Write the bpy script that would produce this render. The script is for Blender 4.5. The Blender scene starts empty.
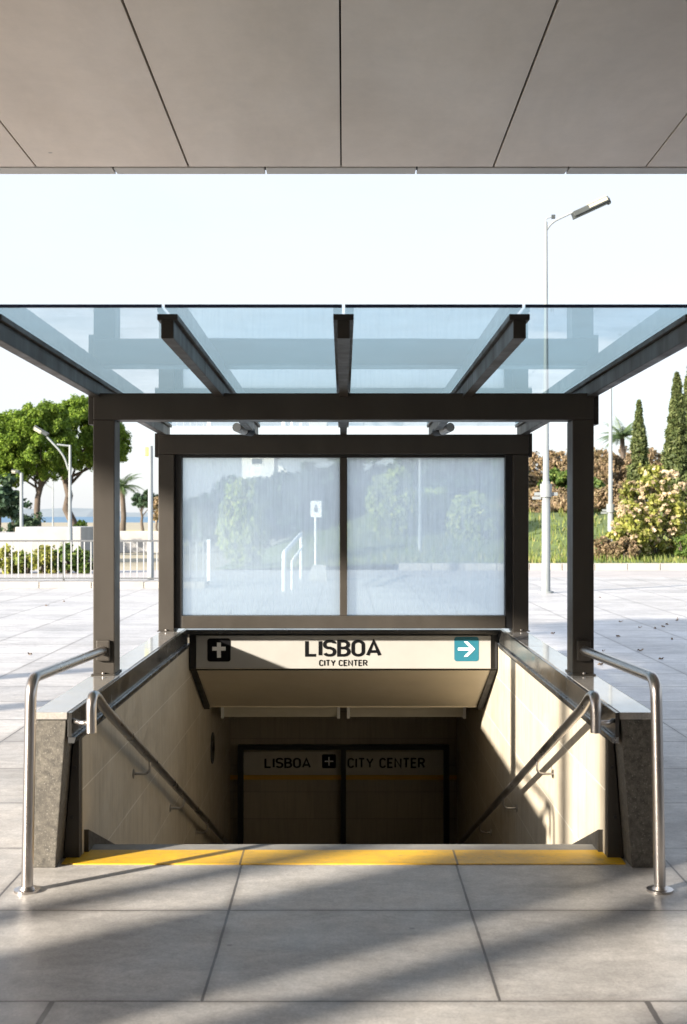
import bpy, bmesh, math, random
from mathutils import Vector, Matrix
random.seed(7)
PI = math.pi
scene = bpy.context.scene
col = scene.collection
# ------------------------------------------------------------------ helpers
def tag(o, label=None, cat=None, group=None, kind=None):
    if label: o['label'] = label
    if cat: o['category'] = cat
    if group: o['group'] = group
    if kind: o['kind'] = kind
    return o

def thing(name, loc, label, cat, group=None):
    o = bpy.data.objects.new(name, None)
    o.empty_display_size = 0.2
    o.location = loc
    col.objects.link(o)
    return tag(o, label, cat, group)

def wloc(o):
    v = Vector((0, 0, 0))
    while o is not None:
        v += o.location
        o = o.parent
    return v

class MB:
    """collects shapes in world coordinates; build() links them as one mesh object"""
    def __init__(self):
        self.v, self.f, self.s = [], [], []
    def add(self, vs, fs, smooth=False):
        b = len(self.v)
        self.v += [tuple(p) for p in vs]
        self.f += [tuple(b + i for i in f) for f in fs]
        self.s += [smooth] * len(fs)
        return self
    def box(self, x0, x1, y0, y1, z0, z1):
        vs = [(x0,y0,z0),(x1,y0,z0),(x1,y1,z0),(x0,y1,z0),(x0,y0,z1),(x1,y0,z1),(x1,y1,z1),(x0,y1,z1)]
        return self.hexa(vs)
    def hexa(self, vs):
        return self.add(vs, [(0,3,2,1),(4,5,6,7),(0,1,5,4),(1,2,6,5),(2,3,7,6),(3,0,4,7)])
    def quad(self, a, b, c, d):
        return self.add([a, b, c, d], [(0, 1, 2, 3)])
    def ngon(self, pts):
        return self.add(pts, [tuple(range(len(pts)))])
    def tube(self, pts, r, n=14, cap=True):
        pts = [Vector(p) for p in pts]
        rs = r if isinstance(r, (list, tuple)) else [r] * len(pts)
        rings = []
        up = None
        for i, p in enumerate(pts):
            if i == 0: t = pts[1] - p
            elif i == len(pts) - 1: t = p - pts[i-1]
            else: t = (pts[i+1] - p).normalized() + (p - pts[i-1]).normalized()
            t.normalize()
            if up is None:
                a = Vector((0, 0, 1)) if abs(t.z) < .9 else Vector((1, 0, 0))
                up = (a - t * a.dot(t)).normalized()
            else:
                up = (up - t * up.dot(t)).normalized()
            w = t.cross(up)
            rings.append([p + (up * math.cos(2*PI*k/n) + w * math.sin(2*PI*k/n)) * rs[i] for k in range(n)])
        vs = [q for rg in rings for q in rg]
        fs = []
        for i in range(len(pts) - 1):
            for k in range(n):
                a, b = i*n + k, i*n + (k+1) % n
                fs.append((a, b, b + n, a + n))
        self.add(vs, fs, True)
        if cap:
            self.add(rings[0], [tuple(range(n))[::-1]])
            self.add(rings[-1], [tuple(range(n))])
        return self
    def cyl(self, c, r, h, n=24, r2=None):
        return self.tube([c, (c[0], c[1], c[2] + h)], [r, r if r2 is None else r2], n)
    def build(self, name, mat, parent=None, bevel=0, label=None, kind=None):
        me = bpy.data.meshes.new(name)
        off = wloc(parent) if parent else Vector((0, 0, 0))
        me.from_pydata([(x - off.x, y - off.y, z - off.z) for x, y, z in self.v], [], self.f)
        me.polygons.foreach_set('use_smooth', self.s)
        me.update()
        bm = bmesh.new(); bm.from_mesh(me)
        if len(me.polygons) < 3000:
            bmesh.ops.recalc_face_normals(bm, faces=bm.faces)
        if bevel:
            bmesh.ops.remove_doubles(bm, verts=bm.verts, dist=1e-5)
            es = [e for e in bm.edges if len(e.link_faces) == 2 and e.calc_face_angle(0) > .6]
            bmesh.ops.bevel(bm, geom=es, offset=bevel, segments=2, profile=.6, affect='EDGES', clamp_overlap=True)
        bm.to_mesh(me); bm.free()
        me.materials.append(mat)
        o = bpy.data.objects.new(name, me)
        col.objects.link(o)
        if parent: o.parent = parent
        if label: o['label'] = label
        if kind: o['kind'] = kind
        return o

def smooth_path(pts, r=.08, n=7):
    """rounds the corners of a polyline with radius-like distance r"""
    pts = [Vector(p) for p in pts]
    out = [pts[0]]
    for i in range(1, len(pts) - 1):
        a, b, c = pts[i-1], pts[i], pts[i+1]
        d0 = min(r, (a-b).length * .49); d1 = min(r, (c-b).length * .49)
        p0 = b + (a-b).normalized() * d0; p1 = b + (c-b).normalized() * d1
        for k in range(n + 1):
            t = k / n
            out.append(p0.lerp(b, t).lerp(b.lerp(p1, t), t))
    out.append(pts[-1])
    return out

def copy_tree(o, parent=None):
    c = o.copy(); col.objects.link(c); c.parent = parent
    for ch in list(o.children): copy_tree(ch, c)
    return c

# ------------------------------------------------------------------ materials
class NT:
    def __init__(self, m):
        self.t = m.node_tree; self.n = self.t.nodes; self.l = self.t.links
    def node(self, typ, **kw):
        n = self.n.new(typ)
        for k, v in kw.items():
            if k in n.inputs.keys() if isinstance(k, str) else False: n.inputs[k].default_value = v
            else: setattr(n, k, v)
        return n
    def link(self, a, b): self.l.new(a, b)
    def math(self, op, a, b=None, clamp=False):
        n = self.n.new('ShaderNodeMath'); n.operation = op; n.use_clamp = clamp
        for i, v in enumerate((a, b)):
            if v is None: continue
            if isinstance(v, (int, float)): n.inputs[i].default_value = v
            else: self.link(v, n.inputs[i])
        return n.outputs[0]
    def noise(self, scale, detail=4, rough=.55, vec=None, dist=0):
        n = self.n.new('ShaderNodeTexNoise')
        n.inputs['Scale'].default_value = scale; n.inputs['Detail'].default_value = detail
        n.inputs['Roughness'].default_value = rough; n.inputs['Distortion'].default_value = dist
        if vec is not None: self.link(vec, n.inputs['Vector'])
        return n.outputs['Fac']
    def ramp(self, fac, stops):
        n = self.n.new('ShaderNodeValToRGB')
        el = n.color_ramp.elements
        while len(el) < len(stops): el.new(.5)
        for e, (p, c) in zip(el, stops):
            e.position = p; e.color = (c, c, c, 1) if isinstance(c, (int, float)) else (*c, 1)
        self.link(fac, n.inputs[0])
        return n.outputs[0]
    def mix(self, fac, a, b, mode='MIX'):
        n = self.n.new('ShaderNodeMix'); n.data_type = 'RGBA'; n.blend_type = mode
        for idx, v in ((0, fac), (6, a), (7, b)):
            if isinstance(v, (int, float)):
                n.inputs[idx].default_value = v if idx == 0 else (v, v, v, 1)
            elif isinstance(v, tuple): n.inputs[idx].default_value = (*v, 1)
            else: self.link(v, n.inputs[idx])
        return n.outputs[2]
    def pos(self):
        return self.n.new('ShaderNodeNewGeometry').outputs['Position']
    def map(self, vec, scale=(1,1,1), loc=(0,0,0), rot=(0,0,0)):
        n = self.n.new('ShaderNodeMapping')
        n.inputs['Scale'].default_value = scale; n.inputs['Location'].default_value = loc; n.inputs['Rotation'].default_value = rot
        self.link(vec, n.inputs['Vector'])
        return n.outputs[0]
    def bump(self, h, strength, dist=.01):
        n = self.n.new('ShaderNodeBump'); n.inputs['Strength'].default_value = strength; n.inputs['Distance'].default_value = dist
        self.link(h, n.inputs['Height'])
        return n.outputs[0]

def new_mat(name):
    m = bpy.data.materials.new(name); m.use_nodes = True
    t = NT(m)
    b = t.n['Principled BSDF']
    return m, t, b

def simple(name, c, rough=.6, metal=0, var=.12, scale=6, bump=.0, bscale=60, stretch=(1,1,1), spec=None, coat=0):
    m, t, b = new_mat(name)
    p = t.map(t.pos(), stretch)
    nz = t.noise(scale, 5, .6, p)
    f = t.ramp(nz, [(.3, 1 - var), (.7, 1 + var)])
    t.link(t.mix(1, c, f, 'MULTIPLY'), b.inputs['Base Color'])
    r2 = t.noise(scale * 2.3, 4, .6, p)
    t.link(t.ramp(r2, [(.3, max(0.02, rough - .08)), (.7, min(1, rough + .1))]), b.inputs['Roughness'])
    b.inputs['Metallic'].default_value = metal
    if spec is not None: b.inputs['Specular IOR Level'].default_value = spec
    if coat: b.inputs['Coat Weight'].default_value = coat
    if bump:
        t.link(t.bump(t.noise(bscale, 4, .6, p), bump, .004), b.inputs['Normal'])
    return m

def mat_pavement():
    m, t, b = new_mat('pavement_slabs')
    pos = t.pos()
    sx = t.n.new('ShaderNodeSeparateXYZ'); t.link(pos, sx.inputs[0])
    x, y = sx.outputs[0], sx.outputs[1]
    wob = t.noise(1.6, 3, .6, pos)
    wob2 = t.math('MULTIPLY', t.math('SUBTRACT', wob, .5), .012)
    near = t.math('MULTIPLY', t.math('LESS_THAN', y, 4.25), .5)
    nf = t.math('LESS_THAN', y, 4.25)
    ua = t.math('MULTIPLY', t.math('DIVIDE', t.math('ADD', x, .48), 1.012), t.math('SUBTRACT', 1, nf))
    ub = t.math('MULTIPLY', t.math('DIVIDE', t.math('ADD', x, .99), 2.02), nf)
    u = t.math('ADD', t.math('ADD', ua, ub), wob2)
    v = t.math('ADD', t.math('DIVIDE', t.math('SUBTRACT', y, 5.23), .98), wob2)
    fu, fv = t.math('FRACT', u), t.math('FRACT', v)
    def edge(f):
        return t.math('SUBTRACT', .5, t.math('ABSOLUTE', t.math('SUBTRACT', f, .5)))
    d = t.math('MINIMUM', edge(fu), edge(fv))
    wn = t.math('MULTIPLY', t.noise(14, 3, .7, pos), .004)
    joint = t.math('LESS_THAN', t.math('SUBTRACT', d, wn), .0030)
    soft = t.math('SUBTRACT', 1, t.math('MULTIPLY', d, 25, True), True)
    # one tone per slab
    cmb = t.n.new('ShaderNodeCombineXYZ')
    t.link(t.math('FLOOR', u), cmb.inputs[0]); t.link(t.math('FLOOR', v), cmb.inputs[1])
    wn2 = t.n.new('ShaderNodeTexWhiteNoise'); t.link(cmb.outputs[0], wn2.inputs['Vector'])
    tone = t.ramp(wn2.outputs['Value'], [(0, .86), (1, 1.08)])
    big = t.ramp(t.noise(.9, 5, .6, pos), [(.3, .76), (.72, 1.16)])
    streak = t.ramp(t.noise(3.2, 6, .65, t.map(pos, (1, 2.6, 1), rot=(0, 0, .5)), .6), [(.32, .80), (.68, 1.10)])
    fine = t.ramp(t.noise(85, 4, .8, pos), [(.35, .80), (.65, 1.12)])
    spots = t.ramp(t.noise(9, 5, .8, pos), [(.60, 1), (.72, .72)])
    hue = t.mix(t.noise(.7, 3, .6, pos), (.47, .46, .46), (.53, .50, .465))
    c = hue
    mott = t.ramp(t.noise(22, 6, .75, pos, .4), [(.34, .84), (.66, 1.10)])
    vo = t.n.new('ShaderNodeTexVoronoi'); vo.inputs['Scale'].default_value = 3.1; t.link(pos, vo.inputs['Vector'])
    gum = t.ramp(t.math('ADD', vo.outputs['Distance'], t.math('MULTIPLY', t.noise(30, 3, .6, pos), .03)), [(.045, .6), (.06, 1)])
    for f in (tone, big, streak, fine, spots, mott, gum): c = t.mix(1, c, f, 'MULTIPLY')
    dirt = t.math('MULTIPLY', soft, t.noise(5, 4, .7, pos))
    c = t.mix(t.math('MULTIPLY', dirt, .8), c, (.16, .14, .12))
    c = t.mix(joint, c, (.085, .075, .068))
    t.link(c, b.inputs['Base Color'])
    r = t.ramp(t.noise(4, 5, .7, pos), [(.3, .33), (.7, .56)])
    t.link(r, b.inputs['Roughness'])
    b.inputs['Specular IOR Level'].default_value = .42
    h = t.math('ADD', t.math('MULTIPLY', t.noise(60, 4, .7, pos), .25), t.math('MULTIPLY', joint, -1))
    t.link(t.bump(h, .35, .004), b.inputs['Normal'])
    return m

def mat_tiles(name, c, jc, axis='YZ', w=.6, h=.42, zo=.32, gloss=.28, var=.1):
    """large glazed tiles; axis picks the wall plane"""
    m, t, b = new_mat(name)
    pos = t.pos()
    sx = t.n.new('ShaderNodeSeparateXYZ'); t.link(pos, sx.inputs[0])
    a = sx.outputs[1] if axis == 'YZ' else sx.outputs[0]
    z = sx.outputs[2]
    u = t.math('DIVIDE', t.math('ADD', a, .03), w); v = t.math('DIVIDE', t.math('SUBTRACT', z, zo), h)
    def ed(f, s):
        return t.math('MULTIPLY', t.math('SUBTRACT', .5, t.math('ABSOLUTE', t.math('SUBTRACT', t.math('FRACT', f), .5))), s)
    ju = t.math('LESS_THAN', ed(u, w), .0018); jv = t.math('LESS_THAN', ed(v, h), .0032)
    cmb = t.n.new('ShaderNodeCombineXYZ')
    t.link(t.math('FLOOR', u), cmb.inputs[0]); t.link(t.math('FLOOR', v), cmb.inputs[1])
    wn = t.n.new('ShaderNodeTexWhiteNoise'); t.link(cmb.outputs[0], wn.inputs['Vector'])
    col_ = t.mix(1, c, t.ramp(wn.outputs['Value'], [(0, 1 - var), (1, 1 + var * .5)]), 'MULTIPLY')
    ribs = t.noise(9, 4, .6, t.map(pos, (3.5, 3.5, .25)))
    col_ = t.mix(1, col_, t.ramp(ribs, [(.3, .9), (.7, 1.06)]), 'MULTIPLY')
    col_ = t.mix(t.math('MULTIPLY', t.noise(1.5, 5, .7, pos), .25), col_, (.30, .25, .18))
    drips = t.ramp(t.noise(14, 5, .7, t.map(pos, (2, 2, .12))), [(.5, 0), (.75, .5)])
    col_ = t.mix(drips, col_, (.24, .20, .15))
    scuff = t.ramp(t.noise(20, 6, .8, pos), [(.66, 0), (.74, .55)])
    col_ = t.mix(scuff, col_, (.16, .14, .11))
    col_ = t.mix(t.math('MULTIPLY', ju, .55), col_, jc)
    col_ = t.mix(t.math('MULTIPLY', jv, .8), col_, jc)
    t.link(col_, b.inputs['Base Color'])
    t.link(t.ramp(t.noise(6, 4, .6, pos), [(.3, gloss), (.7, gloss + .2)]), b.inputs['Roughness'])
    t.link(t.bump(t.math('MAXIMUM', ju, jv), -.4, .003), b.inputs['Normal'])
    return m

def mat_granite():
    m, t, b = new_mat('rough_granite')
    pos = t.pos()
    c = t.mix(t.ramp(t.noise(38, 6, .8, pos), [(.38, 0), (.62, 1)]), (.045, .042, .037), (.14, .128, .108))
    c = t.mix(t.ramp(t.noise(7, 5, .7, t.map(pos, (1, 1, .4))), [(.4, 0), (.7, .6)]), c, (.08, .072, .062))
    c = t.mix(t.ramp(t.noise(120, 2, .6, pos), [(.62, 0), (.7, .7)]), c, (.26, .245, .22))
    t.link(c, b.inputs['Base Color'])
    b.inputs['Roughness'].default_value = .62
    t.link(t.bump(t.noise(45, 5, .75, pos), .35, .006), b.inputs['Normal'])
    return m

def mat_coping():
    m, t, b = new_mat('polished_stone_coping')
    pos = t.pos()
    c = t.mix(t.ramp(t.noise(90, 4, .8, pos), [(.35, 0), (.65, 1)]), (.22, .215, .21), (.36, .35, .345))
    c = t.mix(t.ramp(t.noise(4, 5, .7, pos), [(.4, 0), (.75, .7)]), c, (.42, .38, .33))
    t.link(c, b.inputs['Base Color'])
    t.link(t.ramp(t.noise(16, 6, .7, pos), [(.35, .05), (.7, .22)]), b.inputs['Roughness'])
    t.link(t.bump(t.noise(10, 4, .6, pos), .05, .003), b.inputs['Normal'])
    b.inputs['Coat Weight'].default_value = .5; b.inputs['Coat Roughness'].default_value = .04
    return m

def mat_steel():
    m, t, b = new_mat('brushed_stainless_steel')
    pos = t.pos()
    t.link(t.mix(1, (.50, .47, .45), t.ramp(t.noise(7, 5, .7, pos), [(.3, .94), (.7, 1.04)]), 'MULTIPLY'), b.inputs['Base Color'])
    b.inputs['Metallic'].default_value = 1
    t.link(t.ramp(t.noise(8, 3, .5, t.map(pos, (1, 1, .3))), [(.3, .26), (.7, .34)]), b.inputs['Roughness'])
    t.link(t.bump(t.noise(200, 2, .5, t.map(pos, (1, 1, .08))), .015, .001), b.inputs['Normal'])
    return m

def mat_yellow():
    m, t, b = new_mat('worn_yellow_paint')
    pos = t.pos()
    c = t.mix(1, (.78, .46, .015), t.ramp(t.noise(7, 5, .7, t.map(pos, (1, 3, 1))), [(.3, .86), (.7, 1.06)]), 'MULTIPLY')
    wear = t.ramp(t.noise(16, 7, .85, t.map(pos, (1, 2.2, 1))), [(.55, 0), (.66, .8)])
    c = t.mix(wear, c, (.25, .20, .12))
    sx = t.n.new('ShaderNodeSeparateXYZ'); t.link(pos, sx.inputs[0])
    fx = t.math('FRACT', t.math('DIVIDE', t.math('ADD', sx.outputs[0], .49), 1.03))
    jn = t.math('LESS_THAN', t.math('SUBTRACT', .5, t.math('ABSOLUTE', t.math('SUBTRACT', fx, .5))), .005)
    c = t.mix(t.math('MULTIPLY', jn, .8), c, (.07, .05, .03))
    foot = t.ramp(t.noise(5, 5, .7, pos), [(.45, 0), (.75, .45)])
    c = t.mix(foot, c, (.22, .16, .07))
    t.link(c, b.inputs['Base Color'])
    b.inputs['Roughness'].default_value = .5
    t.link(t.bump(t.noise(90, 4, .7, pos), .25, .003), b.inputs['Normal'])
    return m

def mat_glass_roof():
    m, t, b = new_mat('blue_tinted_glass')
    out = t.n['Material Output']; t.n.remove(b)
    pos = t.pos()
    tr = t.n.new('ShaderNodeBsdfTransparent'); tr.inputs[0].default_value = (.80, .90, .935, 1)
    gl = t.n.new('ShaderNodeBsdfGlossy'); gl.inputs['Roughness'].default_value = .025; gl.inputs['Color'].default_value = (.93, .96, 1, 1)
    fr = t.n.new('ShaderNodeFresnel'); fr.inputs['IOR'].default_value = 1.5
    t.link(t.bump(t.noise(3, 3, .5, t.map(pos, (.6, 3, 1))), .05, .003), gl.inputs['Normal'])
    mx = t.n.new('ShaderNodeMixShader')
    ge = t.n.new('ShaderNodeNewGeometry')
    ff = t.math('MULTIPLY', fr.outputs[0], t.math('SUBTRACT', 1, ge.outputs['Backfacing']))
    t.link(ff, mx.inputs[0]); t.link(tr.outputs[0], mx.inputs[1]); t.link(gl.outputs[0], mx.inputs[2])
    df = t.n.new('ShaderNodeBsdfTranslucent'); df.inputs[0].default_value = (.42, .66, .78, 1)
    mx2 = t.n.new('ShaderNodeMixShader')
    t.link(t.ramp(t.noise(5, 6, .7, t.map(pos, (1, 2.5, 1))), [(.35, .03), (.75, .12)]), mx2.inputs[0])
    t.link(mx.outputs[0], mx2.inputs[1]); t.link(df.outputs[0], mx2.inputs[2])
    t.link(mx2.outputs[0], out.inputs[0])
    return m

def mat_glass_screen():
    m, t, b = new_mat('hazy_dusty_glass')
    out = t.n['Material Output']; t.n.remove(b)
    pos = t.pos()
    tr = t.n.new('ShaderNodeBsdfTransparent'); tr.inputs[0].default_value = (.90, .965, .985, 1)
    df = t.n.new('ShaderNodeBsdfDiffuse'); df.inputs[0].default_value = (.60, .68, .70, 1)
    tl = t.n.new('ShaderNodeBsdfTranslucent'); tl.inputs[0].default_value = (.93, .97, 1.0, 1)
    dm = t.n.new('ShaderNodeMixShader'); dm.inputs[0].default_value = .92
    t.link(df.outputs[0], dm.inputs[1]); t.link(tl.outputs[0], dm.inputs[2])
    drip = t.noise(16, 5, .7, t.map(pos, (2.2, 1, .10)))
    blot = t.noise(1.7, 5, .65, pos)
    f = t.math('ADD', t.math('MULTIPLY', drip, .42), t.math('MULTIPLY', blot, .34))
    mx = t.n.new('ShaderNodeMixShader')
    t.link(t.ramp(f, [(.22, GLASS_LO), (.52, GLASS_HI)]), mx.inputs[0])
    t.link(tr.outputs[0], mx.inputs[1]); t.link(dm.outputs[0], mx.inputs[2])
    gl = t.n.new('ShaderNodeBsdfGlossy'); gl.inputs['Roughness'].default_value = .05
    fr = t.n.new('ShaderNodeFresnel'); fr.inputs['IOR'].default_value = 1.45
    m2 = t.n.new('ShaderNodeMixShader')
    ge = t.n.new('ShaderNodeNewGeometry')
    t.link(t.math('MULTIPLY', fr.outputs[0], t.math('SUBTRACT', 1, ge.outputs['Backfacing'])), m2.inputs[0]); t.link(mx.outputs[0], m2.inputs[1]); t.link(gl.outputs[0], m2.inputs[2])
    t.link(m2.outputs[0], out.inputs[0])
    return m
GLASS_LO, GLASS_HI = .38, .68

def mat_leaf(name, c0, c1, c2=None, trans=.35):
    m, t, b = new_mat(name)
    g = t.n.new('ShaderNodeNewGeometry')
    f = g.outputs['Random Per Island']
    c = t.ramp(f, [(0, c0), (.75, c1), (1, c2 or c1)])
    c = t.mix(1, c, t.ramp(t.noise(1.3, 3, .6, g.outputs['Position']), [(.3, .75), (.7, 1.2)]), 'MULTIPLY')
    t.link(c, b.inputs['Base Color'])
    b.inputs['Roughness'].default_value = .55
    b.inputs['Specular IOR Level'].default_value = .25
    tl = t.n.new('ShaderNodeBsdfTranslucent')
    t.link(c, tl.inputs[0])
    mx = t.n.new('ShaderNodeMixShader'); mx.inputs[0].default_value = trans
    t.link(b.outputs[0], mx.inputs[1]); t.link(tl.outputs[0], mx.inputs[2])
    t.link(mx.outputs[0], t.n['Material Output'].inputs[0])
    return m

M = {}
M['pave'] = mat_pavement()
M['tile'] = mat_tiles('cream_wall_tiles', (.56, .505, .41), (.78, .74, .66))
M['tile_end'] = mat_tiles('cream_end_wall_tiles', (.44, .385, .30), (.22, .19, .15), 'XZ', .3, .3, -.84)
M['granite'] = mat_granite()
M['coping'] = mat_coping()
M['steel'] = mat_steel()
M['yellow'] = mat_yellow()
M['roofglass'] = mat_glass_roof()
M['screenglass'] = mat_glass_screen()
M['frame'] = simple('brown_grey_painted_steel', (.043, .038, .033), .45, .0, .14, 3.5, .04, 40, (1, 1, .3), .3)
M['gasket'] = simple('black_gasket', (.012, .012, .014), .5)
M['fascia'] = simple('dark_polished_metal', (.085, .083, .08), .2, .65, .12, 2, 0, 30)
M['lip'] = simple('brushed_lip_metal', (.30, .31, .32), .22, .9, .05, 2)
M['nosing'] = simple('grey_step_stone', (.24, .235, .225), .6, 0, .15, 12, .2, 80)
M['panel'] = simple('grey_beige_ceiling_panel', (.64, .55, .47), .5, .0, .07, .8, .02, 3, (1, .35, 1))
def weathered_panel():
    m = M['panel']; t = NT(m); b = t.n['Principled BSDF']
    src = b.inputs['Base Color'].links[0].from_socket
    pos = t.pos()
    c = t.mix(1, src, t.ramp(t.noise(1.1, 6, .7, t.map(pos, (1, .4, 1)), .5), [(.3, .90), (.7, 1.06)]), 'MULTIPLY')
    c = t.mix(1, c, t.ramp(t.noise(7, 6, .8, pos), [(.3, .96), (.7, 1.03)]), 'MULTIPLY')
    c = t.mix(1, c, t.ramp(t.noise(5, 1, .5, pos), [(.80, 1), (.815, .5)]), 'MULTIPLY')
    t.link(c, b.inputs['Base Color'])
weathered_panel()
M['paneledge'] = simple('pale_panel_edge', (.42, .40, .37), .5, .0, .06, 1.2)
M['dark'] = simple('dark_joint_backing', (.02, .018, .016), .9)
M['signface'] = simple('off_white_sign_panel', (.33, .325, .31), .38, 0, .05, 3)
M['soffit'] = simple('beige_soffit_panel', (.66, .58, .44), .42, 0, .06, 2)
M['edge'] = simple('dark_blue_glass_edge', (.02, .03, .07), .3)
M['facade'] = simple('dark_stone_facade', (.28, .26, .235), .7, 0, .12, 2, .2, 20)
M['ink'] = simple('black_lettering', (.004, .004, .005), .8, spec=.1)
M['white'] = simple('white_lettering', (.80, .80, .78), .45, 0, .03)
M['teal'] = simple('teal_icon', (.006, .12, .175), .6, 0, .04)
M['diffuser'] = simple('lamp_diffuser_plastic', (.62, .58, .47), .35, 0, .05)
M['band'] = simple('yellow_wall_band', (.62, .36, .05), .4, 0, .06)
M['galv'] = simple('galvanised_lamp_steel', (.21, .23, .235), .55, .1, .1, 2, .02, 30)
M['lampgrey'] = simple('grey_luminaire_housing', (.05, .058, .058), .45, .2)
M['lampglass'] = simple('luminaire_cover', (.42, .40, .32), .25)
M['railwhite'] = simple('pale_painted_rail', (.36, .37, .38), .45, .2)
M['raildark'] = simple('dark_painted_rail', (.10, .105, .11), .5, .2)
M['concrete'] = simple('pale_concrete', (.30, .295, .29), .85, 0, .14, 1.4, .3, 9)
M['kerb'] = simple('kerb_stone', (.33, .31, .285), .85, 0, .15, 2.2, .3, 20)
M['asphalt'] = simple('worn_asphalt', (.36, .335, .32), .9, 0, .12, .6, .3, 30)
M['grass'] = simple('grass_ground', (.10, .135, .035), .9, 0, .35, .8, .5, 12)
M['sandy'] = simple('dry_sandy_ground', (.30, .26, .18), .95, 0, .25, .1, .4, 2)
M['sea'] = simple('sea_water', (.08, .16, .24), .7, 0, .1, .02)
M['stucco'] = simple('white_stucco', (.7, .69, .66), .85, 0, .05, 1, .1, 20)
M['rooftile'] = simple('roof_tile', (.35, .16, .10), .85, 0, .2, 3)
M['window'] = simple('dark_window_glass', (.05, .07, .09), .1, 0, .05)
M['darkstone'] = simple('dark_skirting_stone', (.035, .033, .03), .5, 0, .2, 20)
M['bark'] = simple('brown_bark', (.085, .066, .052), .9, 0, .3, 6, .6, 14, (1, 1, .3))
M['pine'] = mat_leaf('pine_needles', (.06, .11, .012), (.19, .29, .035), (.29, .38, .06), .45)
M['cyp'] = mat_leaf('cypress_foliage', (.05, .075, .025), (.14, .17, .06), (.20, .22, .09), .35)
M['redshrub'] = mat_leaf('reddish_brown_foliage', (.13, .11, .05), (.27, .19, .115), (.36, .27, .17), .3)
M['bush'] = mat_leaf('yellow_green_leaves', (.12, .15, .03), (.32, .32, .07), (.50, .46, .18), .4)
M['blossom'] = mat_leaf('pink_cream_blossom', (.46, .38, .22), (.62, .48, .34), (.66, .58, .40), .4)
M['brightbush'] = mat_leaf('bright_yellow_green_leaves', (.20, .27, .04), (.38, .44, .08), (.50, .50, .14), .45)
M['green'] = mat_leaf('mid_green_leaves', (.04, .08, .018), (.11, .17, .035), (.20, .24, .06), .35)
M['dkgreen'] = mat_leaf('dark_green_leaves', (.025, .055, .03), (.055, .095, .05), (.08, .12, .06), .25)
M['palm'] = mat_leaf('palm_fronds', (.04, .08, .03), (.10, .15, .06), (.14, .19, .08), .3)
M['drygrass'] = mat_leaf('dry_green_grass', (.10, .14, .03), (.20, .24, .06), (.34, .30, .12), .35)
M['fallen'] = simple('fallen_leaf_brown', (.16, .10, .05), .85)

# ------------------------------------------------------------------ camera
F, CX, HY = 1250.0, 343.5, 516.0
EYE = 1.65
cam = bpy.data.objects.new('camera', bpy.data.cameras.new('camera'))
col.objects.link(cam)
cam.location = (0, 0, EYE); cam.rotation_euler = (PI/2, 0, 0)
cd = cam.data
cd.sensor_fit = 'VERTICAL'; cd.sensor_height = 36; cd.lens = 36 * F / 1024
cd.shift_y = (HY - 512) / 1024
cd.clip_end = 4000; cd.clip_start = .05
cd.dof.use_dof = True; cd.dof.focus_distance = 8.3; cd.dof.aperture_fstop = 4.5
scene.camera = cam
def WX(px, d): return (px - CX) * d / F
def WZ(py, d): return EYE - (py - HY) * d / F

# ------------------------------------------------------------------ ground
HX0, HX1, HY0, HY1 = -1.284, 1.284, 6.27, 11.36
mb = MB()
xs = [-60, HX0, HX1, 60]; ys = [-40, HY0, HY1, 33.6]
for i in range(3):
    for j in range(3):
        if i == 1 and j == 1: continue
        mb.quad((xs[i], ys[j], 0), (xs[i+1], ys[j], 0), (xs[i+1], ys[j+1], 0), (xs[i], ys[j+1], 0))
tag(mb.build('pavement', M['pave']), 'pale square paving slabs around the stairwell', None, None, 'structure')
mb = MB(); mb.quad((-400, -300, -.06), (400, -300, -.06), (400, -40, -.06), (-400, -40, -.06))
mb.quad((-400, -40, -.06), (-60, -40, -.06), (-60, 330, -.06), (-400, 330, -.06))
mb.quad((60, -40, -.06), (400, -40, -.06), (400, 330, -.06), (60, 330, -.06))
mb.quad((-60, 33.6, -.06), (60, 33.6, -.06), (60, 330, -.06), (-60, 330, -.06))
tag(mb.build('ground', M['sandy']), None, None, None, 'structure')
mb = MB(); mb.box(-60, 60, 33.6, 38.2, -.055, -.004)
tag(mb.build('road', M['asphalt']), None, None, None, 'structure')
mb = MB(); mb.quad((-3000, 330, -.3), (3000, 330, -.3), (3000, 3500, -.3), (-3000, 3500, -.3))
tag(mb.build('sea', M['sea']), None, None, None, 'structure')
mb = MB()
x = 1.7
while x < 40:
    mb.box(x, x + .98, 38.2, 38.5, -.05, .20); x += 1.0
tag(mb.build('kerb', M['kerb'], None, .015), None, None, None, 'structure')
# grassy bank behind the kerb, rising gently to the back
mb = MB()
nx, ny = 60, 24
def bank_z(x, y):
    t = max(0, min(1, (y - 39.5) / 14))
    return .19 + 1.75 * t * t * (3 - 2*t) + .14 * math.sin(x * .7 + y * .31) * t
g0 = []
for j in range(ny + 1):
    for i in range(nx + 1):
        X = -4 + 54 * i / nx; Y = 38.5 + 60 * j / ny
        e = min(1, (X + 4) / 6)
        g0.append((X, Y, bank_z(X, Y) * e))
mb.add(g0, [(j*(nx+1)+i, j*(nx+1)+i+1, (j+1)*(nx+1)+i+1, (j+1)*(nx+1)+i) for j in range(ny) for i in range(nx)], True)
tag(mb.build('hillside', M['grass']), None, None, None, 'structure')

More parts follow.
